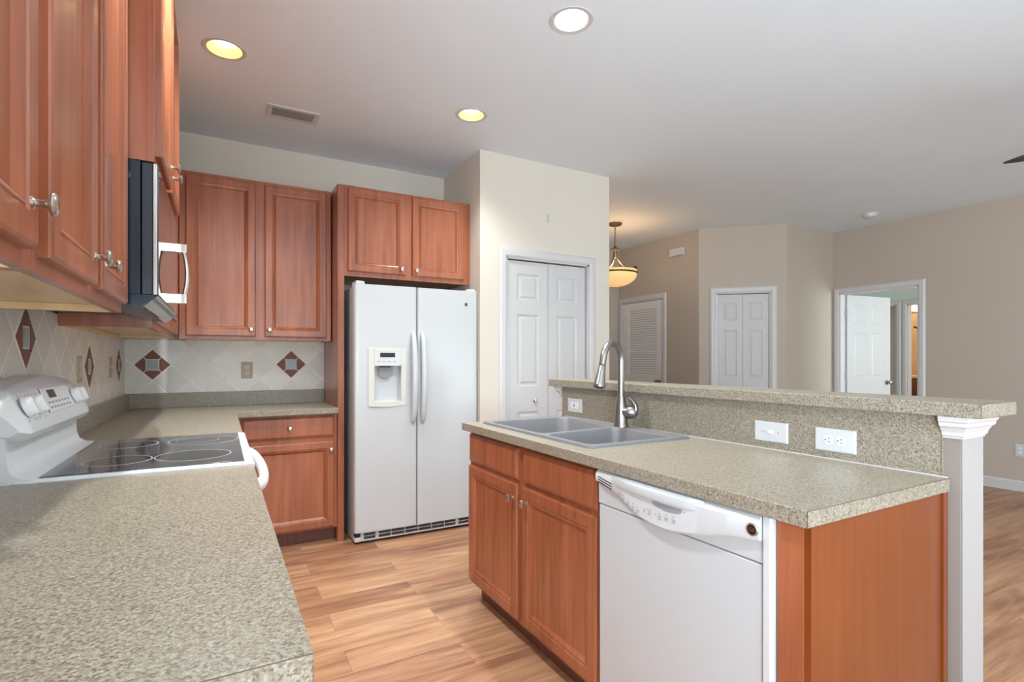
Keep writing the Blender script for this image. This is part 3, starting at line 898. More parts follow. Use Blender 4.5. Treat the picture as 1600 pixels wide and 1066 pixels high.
# ------------------------------------------------------------------ range
t = thing('range', (-.2, 2.18, 0), 'white freestanding electric range with black glass cooktop', 'range')
ry0, ry1 = 1.802, 2.561
bx('oven_body', 'range_enamel', (-.543, ry0 + .004, .02), (.052, ry1 - .004, .895), t, bevel=.004)
bx('oven_door', 'range_enamel', (.053, ry0 + .006, .20), (.082, ry1 - .006, .80), t, bevel=.008, seg=3)
bx('storage_drawer', 'range_enamel', (.053, ry0 + .006, .05), (.078, ry1 - .006, .192), t, bevel=.008, seg=3)
bx('front_panel', 'range_enamel', (.053, ry0 + .006, .805), (.080, ry1 - .006, .893), t, bevel=.006, seg=3)
bx('cooktop_frame', 'range_enamel', (-.47, ry0, .896), (.094, ry1, .922), t, bevel=.008, seg=4)
gl = bx('cooktop_glass', 'cooktop', (-.42, ry0 + .022, .9215), (.066, ry1 - .022, .9245), t, bevel=.001)
for bx_, by_, br_ in ((-.275, 2.005, .088), (-.075, 2.005, .108), (-.29, 2.365, .088), (-.055, 2.36, .118)):
    o = MB().lathe([(0, 0), (br_ - .003, 0), (br_ - .003, .0004), (0, .0004)], (bx_, by_, .9246), 'z', 40, caps=False).build('burner', 'burner', gl)
    MB().lathe([(br_ - .003, 0), (br_ + .0005, 0), (br_ + .0005, .0006), (br_ - .003, .0006), (br_ - .003, 0)], (bx_, by_, .9246), 'z', 48, caps=False).build('burner_ring', 'burner_ring', gl)
o = MB().lathe([(.07, 0), (.072, 0), (.072, .0006), (.07, .0006), (.07, 0)], (-.075, 2.36, .9252), 'z', 40, caps=False).build('burner_ring', 'burner_ring', gl)
# oven handle: a wide D loop
pts = []
for k in range(33):
    a = math.pi * k / 32
    yy = ry0 + .030 + (ry1 - ry0 - .06) * (.5 - .5 * math.cos(a))
    pts.append((.078 + .060 * math.sin(a) ** .62, yy, .842 - .012 * math.sin(a)))
MB().tube(pts, .017, 14, up=(0, 0, 1), sx=1.35, sy=.9).build('oven_handle', 'white_hot', t, smooth=True)
# backguard: lower curved riser, then overhanging control console with arched top
rb = MB()
prof_r = [(-.543, .90), (-.425, .922), (-.452, .926), (-.470, .938), (-.478, .96), (-.484, 1.045), (-.543, 1.05)]
rb.loft([[(x, yy, z) for x, z in prof_r] for yy in (ry0 + .002, ry1 - .002)])
rb.build('backguard_riser', 'range_enamel', t, smooth=True, angle=40)
cg = MB()
rings = []
NS = 26
for k in range(NS + 1):
    s_ = k / NS
    yy = ry0 - .004 + (ry1 - ry0 + .008) * s_
    arch = .038 * math.sin(math.pi * s_) ** .8
    endt = min(1, min(s_, 1 - s_) / .045)
    rnd = math.sqrt(max(0, 1 - (1 - endt) ** 2))
    sh = .018 * (1 - rnd)
    top = 1.150 + arch - sh * 1.1
    pr = [(-.540, 1.024 + sh), (-.472, 1.018 + sh), (-.447 - sh, 1.024 + sh), (-.437 - sh, 1.040 + sh * .5), (-.440 - sh, 1.058), (-.474 - sh, top - .034), (-.482 - sh, top - .014), (-.494 - sh, top - .003), (-.540, top)]
    rings.append([(x, yy, z) for x, z in pr])
cg.loft(rings)
con = cg.build('control_console', 'range_enamel', t, smooth=True, angle=38)
cn = Vector((.93, 0, .36)).normalized(); cu = Vector((-.36, 0, .93)).normalized()


def cpt(y, v, o=0.0):
    """point on the slanted console face; v measured up the slope from its middle"""
    return Vector((-.4575, y, 1.108)) + cu * v + cn * o


def cplate(y0, y1, v0, v1, o0, o1, name, mat, parent, bevel=0):
    a = [cpt(y0, v0, o0), cpt(y1, v0, o0), cpt(y1, v1, o0), cpt(y0, v1, o0)]
    return MB().prism(a, cn * (o1 - o0)).build(name, mat, parent, bevel)


for yy in (1.872, 1.965, 2.405, 2.485):
    kb = MB()
    kb.lathe([(.030, 0), (.030, .004), (.0285, .0055), (0, .0055)], cpt(yy, 0, .0), cn, 28)
    kb.build('knob_skirt', 'white_hot', con, smooth=True)
    kb = MB()
    rr = []
    for hh, wz, wy in ((.004, .029, .0285), (.010, .0285, .0265), (.015, .027, .016), (.020, .025, .010), (.022, .021, .006)):
        rr.append([cpt(yy, 0, hh) + cu * (wz * math.cos(2 * math.pi * k / 24)) + Vector((0, 1, 0)) * (wy * math.sin(2 * math.pi * k / 24)) for k in range(24)])
    kb.loft(rr)
    plabel(kb.build('burner_knob', 'white_hot', con, smooth=True, angle=60), 'white burner knob')
cplate(2.045, 2.345, -.034, .046, -.002, .0035, 'keypad_panel', 'white_hot', con, .004)
o = cplate(2.10, 2.175, .010, .036, .0035, .0045, 'clock_display', 'screen', con)
for r_ in range(2):
    for k in range(7):
        y_ = 2.065 + k * .036
        cplate(y_, y_ + .022, -.022 + r_ * .016, -.017 + r_ * .016, .0036, .0041, 'button', 'print', con)
pk = MB()
for y_ in (1.842, 1.902, 1.935, 1.995):
    for v_ in (-.04, .03):
        pk.prism([cpt(y_, v_, .0005), cpt(y_ + .006, v_, .0005), cpt(y_ + .006, v_ + .005, .0005), cpt(y_, v_ + .005, .0005)], cn * .0006)
pk.build('marking', 'print', con)

# ------------------------------------------------------------------ refrigerator
t = thing('refrigerator', (1.24, 3.9, 0), 'white side-by-side refrigerator with ice and water dispenser', 'refrigerator')
fx0, fxm, fx1 = .778, 1.2075, 1.678
bx('cabinet_case', 'appl', (fx0 + .006, 3.615, .012), (fx1 - .004, 4.215, 1.735), t, bevel=.004)


def fridge_door(x0, x1, hole=None):
    """gently bowed door slab; hole = (x0,x1,z0,z1) recess"""
    mb = MB()
    zs = [.082, 1.745]
    xs = [x0 + (x1 - x0) * k / 24 for k in range(25)]
    def yb(x):
        u = (x - x0) / (x1 - x0)
        ed = min(u, 1 - u) * (x1 - x0)
        r = .016
        e_ = 0 if ed >= r else r - math.sqrt(max(0, r * r - (r - ed) ** 2))
        g = (x - fx0) / (fx1 - fx0)
        return 3.540 + e_ - .010 * (1 - (2 * g - 1) ** 2)
    ring = []
    extra = sorted(set(xs + [x0 + .002, x0 + .005, x0 + .009, x1 - .002, x1 - .005, x1 - .009] + ([hole[0], hole[1]] if hole else [])))
    if hole is None:
        poly = [(x, yb(x)) for x in extra] + [(x1, 3.612), (x0, 3.612)]
        mb.prism([(x, y, zs[0]) for x, y in poly], (0, 0, zs[1] - zs[0]))
    else:
        hx0, hx1, hz0, hz1 = hole
        zz = [zs[0], hz0, hz1, zs[1]]
        for i in range(len(extra) - 1):
            for j in range(3):
                a, b = extra[i], extra[i + 1]
                if j == 1 and a >= hx0 - 1e-6 and b <= hx1 + 1e-6: continue
                mb.face([(a, yb(a), zz[j]), (b, yb(b), zz[j]), (b, yb(b), zz[j + 1]), (a, yb(a), zz[j + 1])])
        # sides, back, recess walls are separate parts
        for z_ in zs:
            mb.face([(x, yb(x), z_) for x in extra] + [(x1, 3.612, z_), (x0, 3.612, z_)])
        for x_ in (x0, x1):
            mb.face([(x_, yb(x_), zz[k]) for k in range(4)] + [(x_, 3.612, zs[1]), (x_, 3.612, zs[0])])
        mb.face([(x0, 3.612, zs[0]), (x1, 3.612, zs[0]), (x1, 3.612, zs[1]), (x0, 3.612, zs[1])])
    return mb


DH = (.908, 1.092, .955, 1.196)
d1 = fridge_door(fx0, fxm - .003, DH).build('freezer_door', 'appl', t, smooth=True, angle=30)
d2 = fridge_door(fxm + .003, fx1).build('refrigerator_door', 'appl', t, smooth=True, angle=30)
bx('door_gasket', 'appl_grey', (fx0 + .012, 3.6125, .09), (fx1 - .012, 3.6155, 1.73), t)
# dispenser: bezel, control strip, recess, tray, paddle
mb = MB()
bz = (.866, 1.125, .925, 1.314)
yf = 3.5275
mb.box((bz[0], yf, DH[2]), (DH[0], yf + .012, bz[3])).box((DH[1], yf, DH[2]), (bz[1], yf + .012, bz[3])).box((DH[0], yf, 1.29), (DH[1], yf + .012, bz[3]))
# curved lower lip
lp = []
for k in range(13):
    x_ = bz[0] + (bz[1] - bz[0]) * k / 12
    lp.append((x_, bz[2] - .010 * math.sin(math.pi * k / 12)))
mb.prism([(x, yf, z) for x, z in lp] + [(bz[1], yf, DH[2]), (bz[0], yf, DH[2])], (0, .012, 0))
mb.build('dispenser_bezel', 'appl_cream', d1, bevel=.0025)
cp = bx('dispenser_panel', 'appl_plain', (DH[0], yf - .001, DH[3]), (DH[1], yf + .010, 1.29), d1, bevel=.002)
bx('display', 'screen', (.945, yf - .0018, 1.255), (1.048, yf - .0008, 1.285), cp)
for k in range(4): bx('button', 'print', (.925 + k * .036, yf - .0016, 1.222), (.947 + k * .036, yf - .0008, 1.228), cp)
mb = MB()
r0, r1 = yf + .011, 3.600
mb.face([(DH[0], r1, DH[2]), (DH[1], r1, DH[2]), (DH[1], r1, DH[3]), (DH[0], r1, DH[3])])
mb.face([(DH[0], r0, DH[2]), (DH[0], r1, DH[2]), (DH[0], r1, DH[3]), (DH[0], r0, DH[3])])
mb.face([(DH[1], r0, DH[2]), (DH[1], r1, DH[2]), (DH[1], r1, DH[3]), (DH[1], r0, DH[3])])
mb.face([(DH[0], r0, DH[3]), (DH[1], r0, DH[3]), (DH[1], r1, DH[3]), (DH[0], r1, DH[3])])
mb.face([(DH[0], r0, DH[2]), (DH[1], r0, DH[2]), (DH[1], r1, DH[2]), (DH[0], r1, DH[2])])
mb.build('dispenser_recess', 'appl_plain', d1, recalc=False)
pd = MB()
pd.prism([(.945 + .05 * (1 + math.cos(math.pi + math.pi * k / 12)) , 3.572, 1.15 - .040 * math.sin(math.pi * k / 12)) for k in range(13)] + [(1.045, 3.572, 1.195), (.945, 3.572, 1.195)], (0, .01, 0))
pd.build('paddle', 'appl_grey', d1, bevel=.002)
bx('spout', 'black', (.955, 3.545, 1.186), (1.02, 3.575, 1.1955), d1)
# handles
for x_, dr in ((1.1755, d1), (1.2435, d2)):
    pts, rad = [], []
    for k in range(25):
        s_ = k / 24
        z_ = .80 + .63 * s_
        off = .052 * (math.sin(math.pi * s_)) ** .5 if 0 < s_ < 1 else 0
        pts.append((x_, 3.530 - off, z_)); rad.append(.0145 + .007 * math.sin(math.pi * s_) ** .4 if 0 < s_ < 1 else .012)
    MB().tube(pts, rad, 12, up=(1, 0, 0), sx=1.0, sy=.85).build('door_handle', 'appl', dr, smooth=True)
# hinge caps
MB().prism([(fx0 + .012, 3.55, 1.7455), (fx0 + .012, 3.68, 1.7455), (fx0 + .075, 3.68, 1.7455), (fx0 + .075, 3.57, 1.7455), (fx0 + .05, 3.55, 1.7455)], (0, 0, .022)).build('hinge_cap', 'appl_plain', t, bevel=.006, seg=3)
MB().prism([(fx1 - .012, 3.55, 1.7455), (fx1 - .012, 3.68, 1.7455), (fx1 - .075, 3.68, 1.7455), (fx1 - .075, 3.57, 1.7455), (fx1 - .05, 3.55, 1.7455)], (0, 0, .018)).build('hinge_cap', 'appl_plain', t, bevel=.006, seg=3)
# round badge
bd = MB().lathe([(.0135, 0), (.0135, .0025), (.0115, .0035), (0, .0035)], (1.583, 3.5355, 1.646), '-y', 24).build('badge', 'appl_grey', d2, smooth=True)
MB().lathe([(.0105, .0032), (.0105, .0040), (0, .0040)], (1.583, 3.5355, 1.646), '-y', 20, caps=True).build('badge_field', 'screen', bd)
FR_BADGE = bd
# base grille
gr = MB()
gr.box((fx0 + .05, 3.560, .018), (fx1 - .004, 3.575, .026)).box((fx0 + .05, 3.560, .047), (fx1 - .004, 3.575, .051)).box((fx0 + .05, 3.560, .070), (fx1 - .004, 3.575, .077))
gx = fx0 + .05
ticks = [fx0 + .055, fx0 + .155] + [fx0 + .155 + .098 * k for k in range(1, 8)]
for k, x_ in enumerate(ticks):
    wd = .011 if k in (0, 1, 7) else .002
    gr.box((x_ - wd, 3.559, .022), (x_ + wd, 3.575, .074))
gr.build('base_grille', 'appl_plain', t)
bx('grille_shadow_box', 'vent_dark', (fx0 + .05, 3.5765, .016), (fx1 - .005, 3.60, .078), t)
MB().box((fx0 + .004, 3.556, .012), (fx0 + .05, 3.612, .048)).build('roller_cover', 'appl_plain', t, bevel=.012, seg=3)
bx('hinge_bracket', 'black', (fx0 + .008, 3.560, .05), (fx0 + .045, 3.60, .080), t)
for x_ in (fx0 + .03, fx1 - .03):
    MB().lathe([(.018, 0), (.018, .013), (0, .013)], (x_, 3.60, 0), 'z', 14).build('foot', 'black', t)
    MB().lathe([(.018, 0), (.018, .013), (0, .013)], (x_, 4.15, 0), 'z', 14).build('foot', 'black', t)

# ------------------------------------------------------------------ island
IX = 1.127  # face-frame plane
t = thing('sink_base_cabinet', (1.4, 1.93, 0), 'cherry island cabinet with two doors and false drawers under the sink', 'cabinet')
mb = MB()
for a_, b_ in ((1.402, 1.420), (2.440, 2.458)): mb.prism([(IX, a_, .10), (IX, a_, .876), (1.734, a_, .876), (1.734, a_, 0), (IX + .065, a_, 0), (IX + .065, a_, .10)], (0, b_ - a_, 0))
mb.box((1.722, 1.4205, .0), (1.734, 2.4395, .60)).box((IX + .02, 1.4205, .10), (1.7215, 2.4395, .116))
mb.build('cabinet_body', 'wood', t)
face_frame(MB(), lambda a, d, z: (d, a, z), [(1.4205, 1.4305), (1.885, 1.968), (2.428, 2.4395)], .10, .876, [(.10, .135), (.69, .735), (.845, .876)], IX, IX + .0185).build('face_frame', 'wood', t)
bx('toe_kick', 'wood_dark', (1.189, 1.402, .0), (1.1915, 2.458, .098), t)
leaf('false_drawer', t, '-x', 1.108, 1.948, 2.446, .722, .858, DRAWER_PROF)
leaf('false_drawer', t, '-x', 1.108, 1.410, 1.905, .722, .858, DRAWER_PROF)
leaf('door', t, '-x', 1.108, 1.948, 2.446, .120, .702, knob=(1.985, .640))
leaf('door', t, '-x', 1.108, 1.410, 1.905, .120, .702, knob=(1.872, .640))

# dishwasher
t = thing('dishwasher', (1.35, 1.075, 0), 'white built-in dishwasher with curved control panel in the island', 'dishwasher')
dy0, dy1 = .757, 1.388
bx('tub', 'appl_grey', (1.135, dy0 + .004, .10), (1.70, dy1 - .004, .868), t)
dp = MB().box((1.108, dy0 + .028, .118), (1.134, dy1, .755)).build('door_panel', 'appl', t, bevel=.004, seg=3)
bx('side_trim', 'appl_plain', (1.100, dy0, .100), (1.134, dy0 + .024, .8755), t, bevel=.006, seg=3)
bx('kick_plate', 'appl', (1.165, dy0, .012), (1.18, dy1, .11), t, bevel=.003)
# control console: curved lower edge, bulging face
def dwy(u): return dy1 - u * (dy1 - dy0 - .026)   # u: 0 far end .. 1 near end
cons = MB()
n_ = 40
low, high = .757, .8755
cons_pts = []
for k in range(n_ + 1):
    u = k / n_
    cons_pts.append(u)
rings = []
for u in cons_pts:
    y_ = dwy(u)
    rings.append([(1.134, y_, low), (1.111, y_, low), (1.107, y_, low + .004), (1.106, y_, high - .003), (1.110, y_, high), (1.134, y_, high)])
cons.loft(rings)
cs = cons.build('control_console', 'appl', t, smooth=True, angle=30)
# raised bowed fascia
fs = MB()
LOW = [(1.388, .834), (1.348, .829), (1.300, .819), (1.259, .806), (1.215, .786), (1.174, .7705), (1.135, .763), (1.096, .7605), (1.060, .7605), (1.025, .7645), (.980, .773), (.938, .783), (.895, .796), (.861, .804), (.807, .811), (.757, .819)]
def low_edge(u):
    y_ = dwy(u)
    for (ya, za), (yb_, zb_) in zip(LOW[:-1], LOW[1:]):
        if yb_ <= y_ <= ya: return za + (zb_ - za) * (ya - y_) / (ya - yb_)
    return LOW[-1][1]
rings = []
for u in cons_pts:
    y_ = dwy(u)
    le = low_edge(u)
    bulge = .014 + .012 * math.sin(math.pi * u)
    rings.append([(1.107, y_, le - .001), (1.106 - bulge * .8, y_, le), (1.106 - bulge, y_, le + .006), (1.106 - bulge, y_, .856), (1.106 - bulge * .5, y_, .868), (1.107, y_, .872)])
fs.loft(rings)
fa = fs.build('fascia', 'appl_plain', t, smooth=True, angle=38)
# brow over the handle
br = MB()
rings = []
for k in range(31):
    u = .12 + .62 * k / 30
    y_ = dwy(u)
    s_ = math.sin(math.pi * k / 30)
    top_x = 1.106 - (.014 + .012 * math.sin(math.pi * u))
    o_ = (.022 * max(0, s_) ** .55 - .008) if s_ > 1e-6 else -.008
    rings.append([(top_x + .009, y_, .840), (top_x - o_ * .85, y_, .842), (top_x - o_, y_, .853), (top_x - o_ * .85 + .002, y_, .864), (top_x + .009, y_, .870)])
br.loft(rings)
br.build('pull_brow', 'appl', t, smooth=True, angle=45)
# latch recess
lr = MB()
pts = []
for k in range(17):
    a = math.pi * k / 16
    pts.append((1.0792, 1.058 + .056 * math.cos(a), .834 - .018 * math.sin(a) ** .6))
lr.prism(pts, (.006, 0, 0))
lr.build('latch_recess', 'appl_grey', fa, bevel=.001)
# vents at the far end: three slots
vs_ = MB()
for k in range(3):
    za = .853 - k * .0085
    ya, yb_ = 1.372, 1.298
    vs_.prism([(1.0908, ya, za), (1.0908, ya, za - .004), (1.0862, yb_, za - .014), (1.0862, yb_, za - .010)], (.008, 0, 0))
vs_.build('vent_slot', 'vent_dark', fa)
# key dots and legends
def fas_x(y):
    u = (dy1 - y) / (dy1 - dy0 - .026)
    return 1.106 - (.014 + .012 * math.sin(math.pi * u))
def dot(y, z, r=.0022):
    x = fas_x(y) - .0004
    MB().lathe([(0, 0), (r, 0), (r, .0006), (0, .0006)], (x + .0004, y, z), '-x', 10, caps=False).build('indicator', 'print', fa)
def leg(y, z, w=.014, rows=3):
    x = fas_x(y) - .0003; kl = MB()
    for r_ in range(rows):
        ww = w * (.7 + .3 * ((r_ * 7 + int(y * 1000)) % 3) / 2)
        kl.box((x - .0003, y - ww / 2, z - r_ * .0042), (x + .0006, y + ww / 2, z - r_ * .0042 - .0018))
    kl.build('lettering', 'print', fa)
for y_, z_ in ((1.258, .829), (1.238, .820), (1.218, .812), (1.196, .804), (1.175, .798)):
    dot(y_, z_); leg(y_, z_ - .007)
for y_ in (1.132, 1.125, 1.118): dot(y_, .8045, .0018)
leg(1.146, .802, .010); leg(1.125, .799)
for y_, z_ in ((1.085, .803), (1.060, .805), (1.034, .806)):
    dot(y_, z_); leg(y_, z_ - .007, .016)
dot(1.100, .797); dot(1.247, .842); dot(.995, .828)
leg(1.058, .817, .028, 1)
# round monogram badge
by_, bz_ = .797, .838
bxx = 1.106 - .0155
bd = MB().lathe([(.0150, 0), (.0150, .003), (.0138, .0046), (.0112, .0040), (.0112, .003)], (bxx, by_, bz_), '-x', 32).build('badge', 'nickel', fa, smooth=True)
MB().lathe([(.0118, .0030), (.0118, .0036), (0, .0036)], (bxx, by_, bz_), '-x', 28).build('badge_field', 'black', bd)
def text_mesh(txt, name, size, origin, U, V, N, mat, parent, depth=.0006):
    cu_ = bpy.data.curves.new(name, 'FONT'); cu_.body = txt; cu_.size = size; cu_.align_x = 'CENTER'; cu_.align_y = 'CENTER'; cu_.extrude = depth
    tmp = bpy.data.objects.new('tmp_text', cu_); COL.objects.link(tmp)
    dg = bpy.context.evaluated_depsgraph_get()
    me = bpy.data.meshes.new_from_object(tmp.evaluated_get(dg))
    bpy.data.objects.remove(tmp, do_unlink=True); bpy.data.curves.remove(cu_)
    R = Matrix((U, V, N)).transposed().to_4x4()
    R.translation = Vector(origin) - parent_world(parent)
    me.transform(R); me.name = name
    me.materials.clear(); me.materials.append(M[mat])
    o = bpy.data.objects.new(name, me); COL.objects.link(o); o.parent = parent
    return o
text_mesh('GE', 'badge_letters', .011, (1.583, 3.5312, 1.646), Vector((1, 0, 0)), Z, Vector((0, -1, 0)), 'chrome', FR_BADGE)
text_mesh('GE', 'badge_letters', .0135, (bxx - .0040, by_, bz_), Vector((0, -1, 0)), Z, Vector((-1, 0, 0)), 'chrome', bd)

# end of the island
t = thing('island_enclosure', (1.4, .68, 0), 'orange cherry end panel closing the island beside the dishwasher', 'panel')
bx('end_panel', 'wood_panel', (1.117, .674, 0), (1.7345, .690, .876), t)
bx('front_filler', 'wood', (1.115, .690, 0), (1.134, .752, .876), t)
bx('corner_strip', 'wood_panel', (1.7105, .668, 0), (1.7345, .674, .876), t, bevel=.001)

# island worktop (with the cut-out for the sink)
SX0, SX1, SY0, SY1 = 1.165, 1.685, 1.512, 2.408
t = thing('island_countertop', (1.4, 1.57, .877), 'speckled laminate island worktop around the grey sink', 'countertop')
mb = MB()
ix0, ix1, iy0, iy1 = 1.087, 1.7345, .664, 2.480
hx0, hx1, hy0, hy1 = SX0 + .012, SX1 - .012, SY0 + .012, SY1 - .012
outer = [(ix0, iy0), (ix1, iy0), (ix1, iy1), (ix0, iy1)]; inner = [(hx0, hy0), (hx1, hy0), (hx1, hy1), (hx0, hy1)]
for k in range(4):
    k2 = (k + 1) % 4
    a, b, c, d = outer[k], outer[k2], inner[k2], inner[k]
    mb.face([(*a, CT), (*b, CT), (*c, CT), (*d, CT)]); mb.face([(*a, CT - CTH), (*d, CT - CTH), (*c, CT - CTH), (*b, CT - CTH)])
    mb.face([(*a, CT), (*a, CT - CTH), (*b, CT - CTH), (*b, CT)]); mb.face([(*d, CT), (*c, CT), (*c, CT - CTH), (*d, CT - CTH)])
mb.build('worktop', 'lam', t, bevel=.002)
bx('edge_seam', 'lam_seam', (ix0 + .001, iy0 - .0006, CT - .0012), (ix1, iy0 + .0004, CT + .0001), t)
bx('corner_seam', 'lam_seam', (ix0 - .0004, iy0 - .0006, CT - CTH + .001), (ix0 + .0008, iy0 + .0004, CT - .001), t)
bx('caulk_line', 'trim', (1.729, .668, CT), (1.7347, 2.48, CT + .003), t)

sp = thing('island_backsplash', (1.74, 1.6, .914), 'speckled laminate splash between island worktop and raised bar', 'backsplash')
bx('splash_sheet', 'lam', (1.735, .684, .9145), (1.7445, 2.514, 1.0825), sp)
bx('end_strip', 'lam', (1.7352, .6815, .9145), (1.7446, .6838, 1.0825), sp)
bx('edge_seam', 'lam_seam', (1.7345, .6836, .916), (1.7352, .6846, 1.081), sp)

t = thing('bar_top', (1.81, 1.6, 1.083), 'long raised speckled bar top along the island', 'countertop')
bx('worktop', 'lam', (1.700, .585, 1.0835), (1.925, 2.605, 1.122), t, bevel=.0025)
bx('edge_seam', 'lam_seam', (1.701, .5843, 1.1208), (1.924, .5853, 1.1221), t)
bx('corner_seam', 'lam_seam', (1.6994, .5845, 1.085), (1.7008, .5855, 1.121), t)

# sink
t = thing('sink', (1.42, 1.96, .90), 'grey double-bowl composite sink set into the island', 'sink')
def rrect(x0, x1, y0, y1, r, n=6, dcurve=0.0):
    pts = []
    for cx_, cy_, a0 in ((x1 - r, y1 - r, 0), (x0 + r, y1 - r, 90), (x0 + r, y0 + r, 180), (x1 - r, y0 + r, 270)):
        for k in range(n + 1):
            a = math.radians(a0 + 90 * k / n)
            pts.append([cx_ + r * math.cos(a), cy_ + r * math.sin(a)])
    return pts
def bowl_outline(kind, g=0.0):
    if kind == 'small':
        # its far edge (towards the big bowl) is slanted
        out = []
        for x, y in rrect(1.192 + g, 1.610 - g, 1.545 + g, 1.848 - g, .035):
            k = (x - 1.19) / .42
            out.append([x, y + (.05 * k if y > 1.70 else 0)])
        return out
    # large D bowl: slanted near edge, back edge bowing out toward the bar at its far half
    out = []
    for x, y in rrect(1.192 + g, 1.600 - g, 1.878 + g, 2.368 - g, .05, 8):
        k = (x - 1.19) / .42
        if y < 2.1: y += .05 * k
        if x > 1.42:
            q = max(0, min(1, (y - 1.93) / .36))
            x = 1.42 + (x - 1.42) * (.92 + .38 * math.sin(math.pi * .5 * q))
        out.append([x, y])
    return out
deck = MB()
bmk = deck.bm
ou = rrect(SX0, SX1, SY0, SY1, .03)
zt = .9235
edges = []
def loop(pts, z):
    vs2 = [bmk.verts.new((p[0], p[1], z)) for p in pts]
    return vs2, [bmk.edges.new((vs2[i], vs2[(i + 1) % len(vs2)])) for i in range(len(vs2))]
lo_v, lo_e = loop(ou, zt)
holes = []
for kd_ in ('small', 'large'):
    hv, he = loop(bowl_outline(kd_), zt)
    holes.append(hv); edges += he
edges += lo_e
bmesh.ops.triangle_fill(bmk, edges=edges, use_beauty=True, use_dissolve=False)
base_v = [bmk.verts.new((p[0] - .003 * (1 if p[0] < 1.42 else -1), p[1] - .003 * (1 if p[1] < 1.95 else -1), .9142)) for p in ou]
for i in range(len(ou)):
    j = (i + 1) % len(ou)
    bmk.faces.new((lo_v[i], lo_v[j], base_v[j], base_v[i]))
deck.build('rim', 'sink', t, smooth=True, angle=30)
for kd_, nm, zb in (('small', 'bowl', .735), ('large', 'bowl', .70)):
    b = MB()
    rings = [[(x, y, zt) for x, y in bowl_outline(kd_)], [(x, y, zt - .006) for x, y in bowl_outline(kd_, .004)],
             [(x, y, zb + .03) for x, y in bowl_outline(kd_, .014)], [(x, y, zb + .008) for x, y in bowl_outline(kd_, .024)], [(x, y, zb) for x, y in bowl_outline(kd_, .045)]]
    b.loft(rings, caps=False)
    b.bm.faces.new([b.bm.verts.new(p) for p in rings[-1]])
    o = b.build(nm, 'sink', t, smooth=True, angle=50, recalc=False)
    cxy = (1.385, 1.70) if kd_ == 'small' else (1.40, 2.12)
    MB().lathe([(.045, 0), (.045, .002), (.038, .003), (.03, .001), (0, .001)], (cxy[0], cxy[1], zb), 'z', 24).build('drain', 'steel', o, smooth=True)

# faucet
t = thing('kitchen_faucet', (1.645, 1.90, .9235), 'brushed steel gooseneck pull-down faucet behind the sink', 'faucet')
fb = Vector((1.645, 1.90, .9235))
sd = Vector((-.93, -.36, 0)).normalized()
MB().lathe([(.034, 0), (.034, .008), (.032, .012), (.031, .03), (.029, .07), (.0255, .10), (.021, .128), (.0165, .145), (0, .145)], fb, 'z', 28).build('body', 'steel', t, smooth=True, angle=60)
R_ = .082
top = 1.312 - R_
pth = [fb + Z * .12, fb + Z * .2, Vector((fb.x, fb.y, top - .05))]
for k in range(21):
    a = math.radians(168 * k / 20)
    pth.append(Vector((fb.x, fb.y, top)) + sd * (R_ - R_ * math.cos(a)) + Z * (R_ * math.sin(a)))
tdir = (pth[-1] - pth[-2]).normalized()
pth.append(pth[-1] + tdir * .035)
MB().tube(pth, .0158, 16).build('gooseneck_spout', 'steel', t, smooth=True, angle=60)
pe = pth[-1]
MB().lathe([(.0145, 0), (.0145, .004), (0, .004)], pe, tdir, 20).build('collar_ring', 'black', t)
hd = MB().lathe([(.0150, .004), (.0160, .006), (.0180, .03), (.0230, .07), (.0265, .092), (.0272, .100), (.025, .104), (.018, .104), (0, .103)], pe, tdir, 24).build('spray_head', 'steel', t, smooth=True, angle=50)
MB().lathe([(.0185, .1040), (.0185, .1055), (0, .1055)], pe, tdir, 20).build('spray_face', 'black', hd)
# side valve with lever
sv = Vector((.60, -.80, 0)).normalized()
vb = fb + Z * .068
MB().lathe([(.025, 0), (.028, .015), (.031, .03), (.030, .05), (.025, .066), (.015, .076), (0, .079)], vb, sv, 24).build('valve_housing', 'steel', t, smooth=True, angle=60)
lv = []
for p in ((.052, -.012), (.070, .010), (.068, .034), (.052, .054), (.036, .070)):
    lv.append(vb + sv * p[0] + Z * p[1])
MB().tube(lv, [.018, .018, .016, .013, .009], 12, sx=1.0, sy=.75).build('lever', 'steel', t, smooth=True, angle=60)
MB().lathe([(.030, 0), (.030, .004), (0, .004)], fb, 'z', 28).build('base_ring', 'chrome', t, smooth=True)


